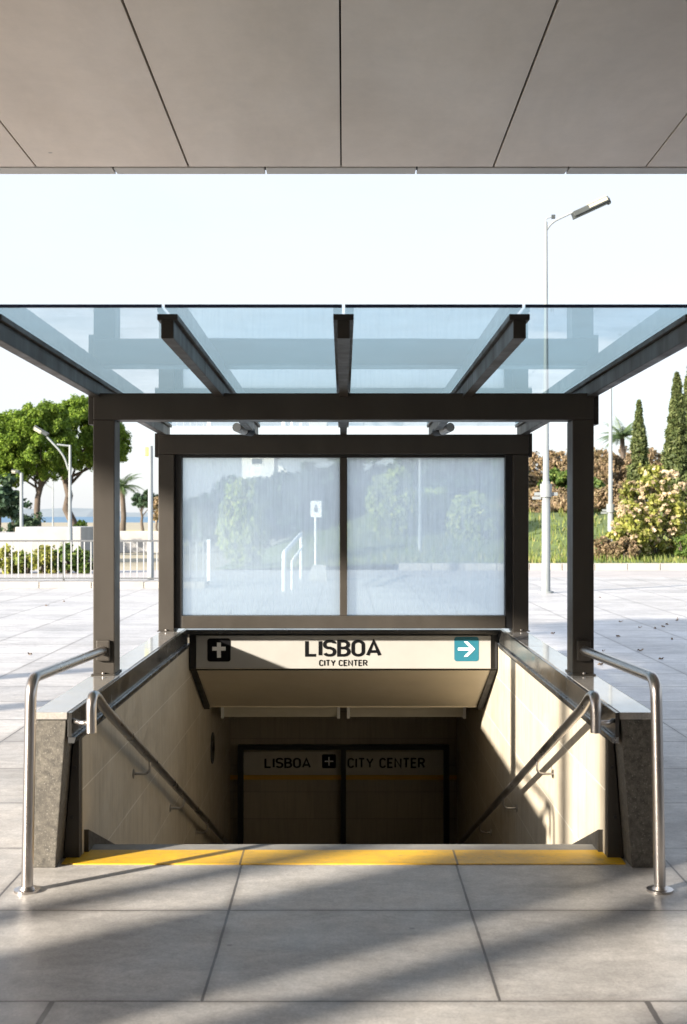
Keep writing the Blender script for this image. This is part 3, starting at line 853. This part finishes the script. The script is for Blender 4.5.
# ------------------------------------------------------------------ left side: kerb ledge, fence, planter
D = 29.0
mb = MB()
x = WX(-60, D)
xe = WX(207, D)
while x < xe - .1:
    mb.box(x, min(x + 1.19, xe), 28.6, 29.6, -.02, .14); x += 1.2
tag(mb.build('fence_ledge', M['kerb'], None, .02), None, None, None, 'structure')
t = thing('railing_fence', (WX(80, D), D, .14), 'grey metal railing of thin upright bars along the plaza edge on the left', 'fence')
m = MB()
zt = WZ(540, D)
m.box(WX(-50, D), xe, D - .02, D + .02, zt - .04, zt); m.build('top_rail', M['raildark'], t, .004)
m = MB(); m.box(WX(-50, D), xe, D - .015, D + .015, .19, .22); m.build('bottom_rail', M['raildark'], t, .003)
x = WX(-48, D); k = 0
while x < xe - .02:
    m = MB(); 
    m.box(x, x + .022, D - .011, D + .011, .221, zt - .041); m.build('bar', M['railwhite'], t)
    x += .153; k += 1
for px in (-45, 60, 160):
    m = MB(); m.box(WX(px, D)+.06, WX(px, D)+.10, D + .012, D + .05, .14, zt - .042); m.build('post', M['raildark'], t)
m = MB(); m.box(xe + .001, xe + .08, D - .04, D + .04, .14, zt + .01); m.build('end_post', M['white'], t, .008)

t = thing('concrete_planter', (WX(45, 45), 46, 0), 'pale stepped concrete block wall behind the railing and shrubs on the left', 'planter')
m = MB(); m.box(WX(15, 45), WX(81, 45), 45, 48, 0, WZ(527, 45)); m.build('tall_block', M['concrete'], t, .03)
m = MB(); m.box(WX(-60, 45), WX(14.8, 45), 45.2, 48, 0, WZ(533, 45)); m.build('low_block', M['concrete'], t, .03)
m = MB(); m.box(WX(-60, 58), WX(170, 58), 58, 58.4, -.06, WZ(531, 58))
tag(m.build('low_wall', M['concrete'], None, .03), 'long low grey wall crossing behind the planter on the left', 'wall')

# ------------------------------------------------------------------ vegetation
def leaf_quads(mb, c, n, rad, size, squash=1., up=0, elong=1.6):
    for _ in range(n):
        while True:
            p = Vector((random.uniform(-1,1), random.uniform(-1,1), random.uniform(-1,1)))
            if p.length <= 1: break
        p = p * (.55 + .45*random.random())
        q = Vector(c) + Vector((p.x*rad, p.y*rad, p.z*rad*squash))
        nrm = Vector((random.gauss(0,1), random.gauss(0,1), random.gauss(0,1) + up)).normalized()
        nrm = (nrm + p * 1.2).normalized()
        a = nrm.orthogonal().normalized()
        a = Matrix.Rotation(random.uniform(0, 2*PI), 3, nrm) @ a
        b = nrm.cross(a)
        s = size * random.uniform(.6, 1.35)
        a = a * s * elong * .5; b = b * s * .5
        mb.v += [tuple(q - a), tuple(q + b), tuple(q + a), tuple(q - b)]
        k = len(mb.v) - 4
        mb.f.append((k, k+1, k+2, k+3)); mb.s.append(False)

def tree_trunk(mb, base, top, r0, r1, limbs, crown_c, crown_r, seed=0):
    rnd = random.Random(seed)
    b, tp = Vector(base), Vector(top)
    pts, rs = [], []
    for k in range(7):
        u = k / 6
        p = b.lerp(tp, u) + Vector((rnd.uniform(-1,1), rnd.uniform(-1,1), 0)) * r0 * .5 * (0 if k == 0 else 1)
        pts.append(p); rs.append(r0 + (r1 - r0) * u)
    rs[0] *= 1.35
    mb.tube(pts, rs, 10)
    for k in range(limbs):
        a = 2*PI*k/limbs + rnd.uniform(-.3,.3)
        s = pts[4].lerp(pts[6], rnd.random())
        e = Vector(crown_c) + Vector((math.cos(a)*crown_r[0]*.72, math.sin(a)*crown_r[1]*.72, rnd.uniform(-.25,.35)*crown_r[2]))
        mid = s.lerp(e, .5) + Vector((0, 0, -.06*(e-s).length))
        mb.tube([s, mid, e], [r1*.55, r1*.32, r1*.1], 7)

def crown_clumps(mb, c, R, nclump, per, crad, size, squash=.75, shell=.55, up=.4, lower_cut=-1):
    c = Vector(c)
    for _ in range(nclump):
        while True:
            p = Vector((random.uniform(-1,1), random.uniform(-1,1), random.uniform(-1,1)))
            if p.length <= 1 and p.length > shell * random.random() and p.z > lower_cut: break
        q = c + Vector((p.x*R[0], p.y*R[1], p.z*R[2]))
        leaf_quads(mb, q, per, crad * random.uniform(.7, 1.3), size, squash, up)

def tree(name, X, Y, zbase, top, crown, label, cat, mat, r0, limbs=6, group=None, nclump=90, per=60, crad=.5, size=.14, cut=-1, seed=1, squash=.75, shell=.55):
    t = thing(name, (X, Y, zbase), label, cat, group)
    m = MB(); tree_trunk(m, (X, Y, zbase - .05), top, r0, r0*.6, limbs, crown[0][0], crown[0][1], seed); m.build('trunk', M['bark'], t)
    m = MB()
    for c, R, w in crown:
        crown_clumps(m, c, R, int(nclump * w), per, crad, size, squash, shell, .5, cut)
    m.build('crown', mat, t)
    return t

# umbrella pines on the left
D = 60
def C(px, py, d=D, dy=0): return (WX(px, d), d + dy, WZ(py, d))
px_ = lambda n, d=D: n * d / F
tree('pine_tree', WX(37, D), D, -.05, C(40, 470), [(C(30, 450), (px_(46), 2.8, px_(38)), 1.1), (C(45, 422), (px_(26), 1.8, px_(18)), .45), (C(8, 444), (px_(30), 2.0, px_(30)), .6), (C(0, 468), (px_(24), 1.8, px_(22)), .4)],
     'big umbrella pine with a straight dark trunk and rounded bright green crown on the left', 'tree', M['pine'], .19, 7, 'umbrella pines on the left', 330, 125, .24, .082, -.75, 3, 1.2, .85)
D2 = 64
tree('pine_tree', WX(76, D2), D2, -.05, C(62, 468, D2), [(C(86, 442, D2), (px_(38, D2), 2.6, px_(35, D2)), 1.0), (C(82, 412, D2), (px_(24, D2), 1.6, px_(14, D2)), .4), (C(108, 444, D2), (px_(20, D2), 1.6, px_(24, D2)), .45)],
     'umbrella pine with a leaning pale trunk, its crown reaching behind the canopy post', 'tree', M['pine'], .27, 7, 'umbrella pines on the left', 330, 125, .24, .082, -.7, 5, 1.2, .85)
tree('dark_conifer', WX(-2, 52), 52, 0, C(0, 490, 52), [(C(2, 500, 52), (px_(17, 52), 1, px_(24, 52)), 1)],
     'dark blue-green layered conifer at the far left edge under the pines', 'tree', M['dkgreen'], .12, 4, None, 40, 60, .35, .13, -1, 6)
def shrub(name, px, py0, py1, w, D, mat, label, cat='shrub', n=40, per=60, size=.10, crad=.28, group=None, mat2=None, n2=0, zb=None, depth=None, stemz=None, squash=.8):
    X = WX(px, D); zt_ = WZ(py0, D); z0 = WZ(py1, D) if zb is None else zb
    t = thing(name, (X, D, z0), label, cat, group)
    R = (px_(w, D)/2, depth or px_(w, D)/2, (zt_ - z0)/2)
    m = MB()
    for k in range(5):
        a = k * 1.3
        m.tube([(X + .04*math.cos(a), D + .04*math.sin(a), z0 - .05), (X + R[0]*.35*math.cos(a), D + R[1]*.35*math.sin(a), z0 + R[2]), (X + R[0]*.6*math.cos(a), D + R[1]*.6*math.sin(a), z0 + R[2]*1.5)], [.035, .025, .01], 6)
    m.build('stem', M['bark'], t)
    m = MB()
    crown_clumps(m, (X, D, z0 + R[2]), R, n, per, crad, size, squash, .6)
    m.build('foliage', mat, t)
    if mat2:
        m = MB(); crown_clumps(m, (X, D - .1, z0 + R[2]*1.1), (R[0]*1.02, R[1]*1.02, R[2]*.98), n2*3, 7, crad*.3, size*.95, .8, 1.0)
        m.build('blossom', mat2, t)
    return t
shrub('round_shrub', 81, 515, 534, 22, 54, M['pine'], 'small round bright green shrub at the right end of the concrete planter', n=20, zb=.0)
shrub('dark_shrub', 20, 500, 530, 40, 55, M['dkgreen'], 'dark shadowy shrub mass at the left edge behind the planter', n=40, zb=0)
# low shrubs behind the railing
t = None
for k, (px, w, top, mt) in enumerate(((-12, 30, 547, 'drygrass'), (8, 26, 548, 'bush'), (27, 24, 551, 'drygrass'), (45, 26, 546, 'bush'), (66, 28, 543, 'green'), (84, 20, 549, 'green'))):
    names = ['dry grassy shrub outermost at the left behind the railing', 'yellow-green low shrub behind the railing at the left edge', 'dry grassy tuft behind the railing below the short lamp',
             'yellow-green leafy shrub behind the railing under the planter block', 'mid green rounded shrub behind the railing under the planter corner', 'small mid green shrub behind the railing next to the canopy post']
    shrub('low_shrub', px, top, 575, w, 36, M[mt], names[k], n=22, per=50, size=.085, crad=.18, group='low shrubs behind the railing', zb=0)
# palm and small trees between the left posts
def palm(X, Y, z0, ztop, label, r, n=26, fl=1.6, lw=.06, droop=1.0):
    t = thing('palm_tree', (X, Y, z0), label, 'palm')
    m = MB(); m.tube([(X, Y, z0 - .05), (X + .1, Y, (z0+ztop)/2), (X, Y, ztop)], [r*1.3, r, r*.9], 10); m.build('trunk', M['bark'], t)
    m = MB()
    rnd = random.Random(int(X*10))
    for k in range(n):
        a = 2*PI*k/n*3.1 + rnd.uniform(-.2,.2); el = rnd.uniform(-.2, 1.25)
        L = fl * rnd.uniform(.8, 1.15)
        prev = Vector((X, Y, ztop)); d = Vector((math.cos(a)*math.cos(el), math.sin(a)*math.cos(el), math.sin(el)))
        pts = [prev.copy()]
        for s_ in range(8):
            prev = prev + d * L/8; d = (d + Vector((0, 0, -.17*droop))).normalized(); pts.append(prev.copy())
        m.tube(pts, [.025, .022, .02, .018, .015, .012, .01, .008, .005], 5)
        for i in range(1, 9):
            for u in (0, .5):
                p = pts[i-1].lerp(pts[i], u); dd = (pts[i] - pts[i-1]).normalized()
                sd = dd.cross(Vector((0, 0, 1))).normalized()
                for s_ in (-1, 1):
                    e = p + (sd * s_ * .8 + dd * .55 + Vector((0, 0, -.35))).normalized() * L * .30 * math.sin(PI * min(1, (i + u) / 9 + .12))
                    m.add([p - dd*lw*.5, e, p + dd*lw*.5], [(0, 1, 2)])
    m.build('crown', M['palm'], t)
palm(WX(122, 75), 75, 0, WZ(487, 75), 'small grey palm seen just right of the front left canopy post', .16, 22, 1.5, .07, 1.1)
tree('small_tree', WX(142, 120), 120, -.05, C(142, 508, 120), [(C(146, 500, 120), (px_(13, 120), 1.4, px_(9, 120)), 1)],
     'small dark tree far off between the left canopy posts', 'tree', M['dkgreen'], .16, 5, None, 40, 60, .4, .18, -.6, 11)
tree('small_tree', WX(157, 110), 110, -.05, C(157, 510, 110), [(C(158, 510, 110), (px_(8, 110), 1, px_(14, 110)), 1)],
     'reddish brown small tree beside the back left canopy post', 'tree', M['redshrub'], .12, 5, None, 30, 60, .4, .18, -.8, 12)
# dry field strip far left
mb = MB(); mb.quad((-110, 70, -.03), (-6, 70, -.03), (-6, 150, -.03), (-110, 150, -.03))
tag(mb.build('meadow', simple('dry_meadow', (.36, .33, .15), .95, 0, .25, .2)), None, None, None, 'structure')
mb = MB(); prof = [(-2400 + 60*k, 14 + 5*math.sin(k*.7) + 3*math.sin(k*1.9)) for k in range(60)]
for (xa, za), (xb, zb_) in zip(prof, prof[1:]):
    mb.hexa([(xa,2600,-5),(xb,2600,-5),(xb,2900,-5),(xa,2900,-5),(xa,2700,za),(xb,2700,zb_),(xb,2800,zb_),(xa,2800,za)])
tag(mb.build('hills', simple('far_shore', (.17, .20, .22), .95, 0, .1, .01)), None, None, None, 'structure')

# right side: hillside shrubs, cypresses, palm, flowering bush
def bz(X, Y): return bank_z(X, Y)
rr = random.Random(4)
k = 0
reds = []
spots = [(522, 462, 34, 60), (540, 452, 40, 66), (560, 448, 38, 63), (578, 452, 36, 68), (596, 446, 40, 64), (612, 452, 36, 60), (628, 448, 40, 67), (590, 478, 40, 56), (548, 486, 44, 55), (522, 490, 36, 56), (655, 446, 40, 66), (675, 452, 36, 63), (570, 496, 30, 52), (612, 486, 36, 54), (560, 470, 40, 59), (533, 505, 34, 52)]
lab = ['leftmost of the reddish shrubs on the hillside, beside the glass screen', 'reddish brown hillside shrub behind the tall lamp post', 'tall brown hillside shrub behind the front right canopy post', 'brown hillside shrub hidden partly by the front right canopy post',
       'reddish shrub on the hill crest left of the second lamp post', 'reddish shrub behind the second lamp post, below the palm', 'reddish brown shrub between palm and small cypress', 'olive brown shrub low on the slope left of the flowering bush',
       'large brown shrub halfway down the slope behind the tall lamp', 'brown shrub low on the slope by the glass screen', 'pinkish brown shrub between the two cypresses', 'reddish shrub behind the tall cypress at the right edge', 'small dark brown shrub at the slope foot behind the right post',
       'brown shrub rising just behind the flowering bush', 'olive shrub halfway up the slope beside the right canopy post', 'low brown shrub at the top of the grass next to the tall lamp']
for (px, py, w, D), L in zip(spots, lab):
    shrub('hillside_shrub', px, py, 540, w * 1.15, D, M['green' if 'olive' in L else 'redshrub'], L, n=120, per=60, size=.105, crad=.27, group='reddish shrubs on the hillside', zb=bz(WX(px, D), D) - .2, depth=1.5)
def cypress(px, D, ytop, w, label, n, seed):
    X = WX(px, D); z0 = bz(X, D) - .1; zt_ = WZ(ytop, D)
    t = thing('cypress_tree', (X, D, z0), label, 'tree', 'cypresses on the right')
    m = MB(); m.tube([(X, D, z0), (X, D, z0 + .8*(zt_-z0))], [.13, .03], 8); m.build('trunk', M['bark'], t)
    m = MB(); rnd = random.Random(seed)
    for _ in range(n):
        u = rnd.random() ** .85
        prof = (math.sin(PI * min(1, (u*.93 + .07)) ** .75) ** .7) if u < .3 else (1 - (u - .3)/.7) ** .85 * .97 + .03
        r = px_(w, D)/2 * prof * rnd.uniform(.5, 1.08)
        a = rnd.uniform(0, 2*PI)
        leaf_quads(m, (X + r*math.cos(a), D + r*math.sin(a), z0 + .15 + u*(zt_ - z0 - .15)), 34, .17 * (1.15 - .75*u), .075, 2.2, .3, 2.4)
    m.build('crown', M['cyp'], t)
cypress(639, 56, 402, 20, 'smaller slim cypress standing between the palm and the tall cypress', 300, 1)
cypress(677, 48, 375, 32, 'tall dark cypress at the right edge of the picture', 520, 2)
cypress(690, 50, 366, 28, 'tallest cypress, cut by the right edge of the picture', 480, 3)
palm(WX(622, 62), 62, bz(WX(622, 62), 62), WZ(436, 62), 'green palm on the hillside left of the smaller cypress', .13, 34, 1.3, .06, .75)
X = WX(655, 42)
shrub('flowering_bush', 655, 466, 562, 74, 42, M['bush'], 'large rounded bush with cream pink flowers right of the second lamp post', cat='bush', n=110, per=60, size=.10, crad=.26, mat2=M['blossom'], n2=62, zb=.19)
shrub('flowering_bush', 634, 500, 562, 50, 41, M['bush'], 'lower yellow-green bush with pale flowers beside the second lamp post', cat='bush', n=60, per=60, size=.10, crad=.24, mat2=M['blossom'], n2=30, zb=.19)
shrub('twiggy_bush', 604, 535, 563, 22, 40.5, M['redshrub'], 'small dry brown bush at the kerb just left of the second lamp post', n=24, per=50, size=.08, crad=.18, zb=.19)
shrub('twiggy_bush', 626, 538, 563, 22, 40.3, M['redshrub'], 'small dry brown bush at the kerb right of the second lamp post', n=24, per=50, size=.08, crad=.18, zb=.19)
shrub('green_bush', 684, 535, 563, 26, 40.5, M['green'], 'dark green low bush at the kerb by the right edge', n=26, per=50, size=.08, crad=.2, zb=.19)
# grass tufts on the bank
m = MB()
for _ in range(9000):
    X = random.uniform(-2, 26); Y = 38.6 + random.random()**1.5 * 15
    z = bank_z(X, Y) * min(1, (X + 4) / 6); h = random.uniform(.08, .30); a = random.uniform(0, 2*PI); w = .03
    dx, dy = math.cos(a)*w, math.sin(a)*w
    m.v += [(X - dx, Y - dy, z - .02), (X + dx, Y + dy, z - .02), (X + random.uniform(-.08,.08), Y, z + h)]
    kk = len(m.v) - 3; m.f.append((kk, kk+1, kk+2)); m.s.append(False)
tag(m.build('grass_tufts', M['drygrass']), 'sunlit green grass on the bank behind the kerb', 'grass', None, 'stuff')

# trees seen through the glass screen
bg = [(205, 500, 40, 60, 'dkgreen', 'dark tree seen through the left pane, at its left side'), (232, 484, 50, 62, 'dkgreen', 'dark tree seen through the left pane behind the yellow-green bush'),
      (268, 478, 54, 64, 'dkgreen', 'dark tree seen through the left pane below the white house'), (304, 466, 54, 60, 'dkgreen', 'dark tree seen through the left pane above the white ramp rail'),
      (338, 456, 50, 62, 'dkgreen', 'dark tall tree seen behind the mullion of the screen'), (372, 454, 54, 63, 'dkgreen', 'dark tree seen through the right pane, at its left side'),
      (410, 450, 56, 66, 'dkgreen', 'dark tree seen through the right pane behind the pale pole'), (446, 452, 54, 62, 'dkgreen', 'dark tree seen through the middle of the right pane'),
      (484, 454, 50, 64, 'dkgreen', 'dark tree seen through the right side of the right pane'), (508, 458, 40, 61, 'dkgreen', 'dark tree behind the back right canopy post')]
for i, (px, py, w, D, mt, L) in enumerate(bg):
    X = WX(px, D); zt_ = WZ(py, D); zc_ = (zt_ + .3) / 2 + .1
    tree('background_tree', X, D, 0, (X, D, zc_), [((X, D, zc_), (px_(w*.66, D), 1.8, (zt_ - .3)/2), 1)], L, 'tree', M[mt], .16, 5, 'dark trees behind the glass screen', 85, 60, .5, .20, -1, 20 + i)
shrub('yellow_bush', 244, 480, 566, 46, 40, M['brightbush'], 'tall yellow-green bush seen through the left pane', cat='bush', n=190, per=60, size=.10, crad=.26, zb=0)
shrub('yellow_bush', 392, 470, 556, 50, 46, M['brightbush'], 'wide yellow-green bush left of the pale pole through the right pane', cat='bush', n=190, per=60, size=.10, crad=.28, zb=bz(2, 46)*.8)
shrub('yellow_bush', 436, 488, 556, 40, 48, M['brightbush'], 'small yellow-green bush just right of the pale pole through the right pane', cat='bush', n=190, per=60, size=.10, crad=.28, zb=.2)
shrub('yellow_bush', 474, 494, 560, 52, 46, M['brightbush'], 'rounded yellow-green bush at the right side of the right pane', cat='bush', n=190, per=60, size=.10, crad=.28, zb=.2)
# white house above the trees
D = 120
t = thing('white_house', (WX(262, D), D, 0), 'white house with a dark window rising above the dark trees, seen through the left pane', 'house')
m = MB(); m.box(WX(242, D), WX(274, D), D, D + 7, 0, WZ(456, D)); m.build('wall', M['stucco'], t)
m = MB(); m.hexa([(WX(274, D)+.01,D+.3,0),(WX(287, D),D+.3,0),(WX(287, D),D+6,0),(WX(274, D)+.01,D+6,0),(WX(274, D)+.01,D+.3,WZ(462, D)),(WX(287, D),D+.3,WZ(470, D)),(WX(287, D),D+6,WZ(470, D)),(WX(274, D)+.01,D+6,WZ(462, D))]); m.build('side_wing', M['stucco'], t)
m = MB(); m.box(WX(240, D), WX(276, D), D - .2, D + 7.2, WZ(456, D) + .002, WZ(453.5, D)); m.build('roof', M['rooftile'], t)
m = MB(); m.box(WX(251, D), WX(263, D), D - .05, D - .002, WZ(465, D), WZ(458, D)); w_ = m.build('window', M['stucco'], t)
m = MB(); m.box(WX(252, D), WX(262, D), D - .07, D - .052, WZ(464, D), WZ(458.6, D)); m.build('pane', M['window'], w_)
# ramp rail, sign post and block seen through the left pane
D = 27.5
t = thing('ramp_rail', (WX(285, D), D, 0), 'white tubular ramp handrail seen through the left glass pane', 'handrail')
m = MB(); m.tube(smooth_path([(WX(284, D), D, 0), (WX(284, D), D, WZ(553, D)), (WX(301, 33), 33, WZ(534, 33))], .15, 6), .05, 12); m.build('top_tube', M['white'], t)
m = MB(); m.tube([(WX(291, D), D + .5, 0), (WX(291, D), D + .5, WZ(562, D)), (WX(303, 33), 33, WZ(546, 33))], .028, 10); m.build('mid_tube', M['white'], t)
m = MB(); m.tube([(WX(301, 33), 33, 0), (WX(301, 33), 33, WZ(534, 33))], .04, 10); m.build('end_post', M['white'], t)
D = 35
t = thing('sign_post', (WX(315.5, D), D, 0), 'small white sign plate on a slim post seen through the left glass pane', 'sign')
m = MB(); m.tube([(WX(315.5, D), D, 0), (WX(315.5, D), D, WZ(517, D))], .032, 10); m.build('post', M['white'], t)
m = MB(); round_plate(m, WX(316, D), WZ(509, D), .31, .46, .03, D - .03, D - .01); pl_ = m.build('plate', M['white'], t)
a, b = WX(316, D), WZ(509, D)
m = MB(); m.box(a - .05, a + .05, D - .036, D - .0315, b - .08, b + .04); m.box(a - .025, a + .025, D - .036, D - .0315, b + .06, b + .11); m.build('symbol', M['lampgrey'], pl_)
t = thing('concrete_block', (WX(317, 32), 32, 0), 'squat grey concrete block on the ground under the white sign post', 'block')
m = MB(); m.hexa([(WX(308, 32),31.8,0),(WX(328, 32),31.8,0),(WX(328, 32),32.6,0),(WX(308, 32),32.6,0),(WX(312, 32),31.9,WZ(567, 32)),(WX(326, 32),31.9,WZ(567, 32)),(WX(326, 32),32.5,WZ(567, 32)),(WX(312, 32),32.5,WZ(567, 32))])
m.build('body', M['concrete'], t, .02)
m = MB(); m.box(WX(312, 32), WX(326, 32), 31.92, 32.48, WZ(567, 32) + .001, WZ(567, 32) + .04); m.build('cap', M['kerb'], t)

# fallen leaves on the plaza
rl = random.Random(9)
pts = [(553, 634), (572, 637), (667, 625), (672, 640), (618, 637), (640, 628), (677, 621), (655, 629), (64, 602), (47, 606), (30, 655), (600, 598)]
for i in range(9): pts.append((rl.uniform(600, 687), rl.uniform(610, 720)))
descr = ['by the right parapet', 'on the shaded paving']
for i, (px, py) in enumerate(pts):
    d = EYE * F / (py - HY); X = WX(px, d)
    s = rl.uniform(.022, .048); a = rl.uniform(0, 2*PI)
    m = MB(); vs = []
    for k in range(7):
        an = a + 2*PI*k/7; q = s * (1 if k % 2 == 0 else .6)
        vs.append((X + q*math.cos(an), d + q*math.sin(an)*.8, .006 + .022 * (k % 3 == 0)))
    m.ngon(vs + []); 
    o = m.build('fallen_leaf', M['fallen'])
    tag(o, 'small dry brown leaf lying on the paving slabs', 'leaf', 'fallen leaves on the plaza')

# ------------------------------------------------------------------ light
EL = 17.5
az = math.atan2(.79, .61)
tr = Vector((.79, .61, 0)).normalized() * math.cos(math.radians(EL)); tr.z = -math.sin(math.radians(EL))
sl = bpy.data.lights.new('sun', 'SUN'); sl.energy = 2.9; sl.angle = math.radians(1.4); sl.color = (1, .90, .76)
so = bpy.data.objects.new('sun', sl); col.objects.link(so)
so.rotation_euler = tr.to_track_quat('-Z', 'Y').to_euler()
w = bpy.data.worlds.new('World'); scene.world = w; w.use_nodes = True
nt = w.node_tree; bgN = nt.nodes['Background']
sky = nt.nodes.new('ShaderNodeTexSky'); sky.sky_type = 'NISHITA'; sky.sun_disc = False
sky.sun_elevation = math.radians(EL); sky.sun_rotation = az + PI
sky.air_density = 1.0; sky.dust_density = 1.5; sky.ozone_density = 2.5
tc = nt.nodes.new('ShaderNodeTexCoord')
sp = nt.nodes.new('ShaderNodeSeparateXYZ'); nt.links.new(tc.outputs['Generated'], sp.inputs[0])
mp = nt.nodes.new('ShaderNodeMapping'); mp.inputs['Scale'].default_value = (1, 1, 3.2)
nt.links.new(tc.outputs['Generated'], mp.inputs['Vector'])
nz = nt.nodes.new('ShaderNodeTexNoise'); nz.inputs['Scale'].default_value = 2.6; nz.inputs['Detail'].default_value = 7; nz.inputs['Roughness'].default_value = .6
nt.links.new(mp.outputs[0], nz.inputs['Vector'])
rp = nt.nodes.new('ShaderNodeValToRGB'); rp.color_ramp.elements[0].position = .32; rp.color_ramp.elements[0].color = (.72, .72, .72, 1)
rp.color_ramp.elements[1].position = .68; rp.color_ramp.elements[1].color = (.98, .98, .98, 1)
nt.links.new(nz.outputs['Fac'], rp.inputs[0])
mx = nt.nodes.new('ShaderNodeMix'); mx.data_type = 'RGBA'
mr = nt.nodes.new('ShaderNodeMapRange'); mr.inputs['From Min'].default_value = .30; mr.inputs['From Max'].default_value = .62
mr.inputs['To Min'].default_value = 1; mr.inputs['To Max'].default_value = .40
nt.links.new(sp.outputs[2], mr.inputs['Value'])
mu = nt.nodes.new('ShaderNodeMath'); mu.operation = 'MULTIPLY'
nt.links.new(rp.outputs[0], mu.inputs[0]); nt.links.new(mr.outputs[0], mu.inputs[1])
nt.links.new(mu.outputs[0], mx.inputs[0]); nt.links.new(sky.outputs[0], mx.inputs[6]); cm = nt.nodes.new('ShaderNodeMix'); cm.data_type = 'RGBA'
mh = nt.nodes.new('ShaderNodeMapRange'); mh.inputs['From Min'].default_value = .29; mh.inputs['From Max'].default_value = .55
nt.links.new(sp.outputs[2], mh.inputs['Value']); nt.links.new(mh.outputs[0], cm.inputs[0])
cm.inputs[6].default_value = (2.06, 2.10, 2.19, 1); cm.inputs[7].default_value = (4.0, 4.2, 4.5, 1)
nt.links.new(cm.outputs[2], mx.inputs[7])
nt.links.new(mx.outputs[2], bgN.inputs['Color'])
bgN.inputs['Strength'].default_value = .088

vs_ = scene.view_settings
vs_.view_transform = 'Standard'; vs_.look = 'None'; vs_.gamma = 1; vs_.exposure = 2.42; vs_.use_curve_mapping = False
scene.render.engine = 'CYCLES'
cy = scene.cycles
cy.max_bounces = 10; cy.diffuse_bounces = 5; cy.glossy_bounces = 4; cy.transparent_max_bounces = 16; cy.transmission_bounces = 6
cy.use_denoising = True
cy.sample_clamp_indirect = 8
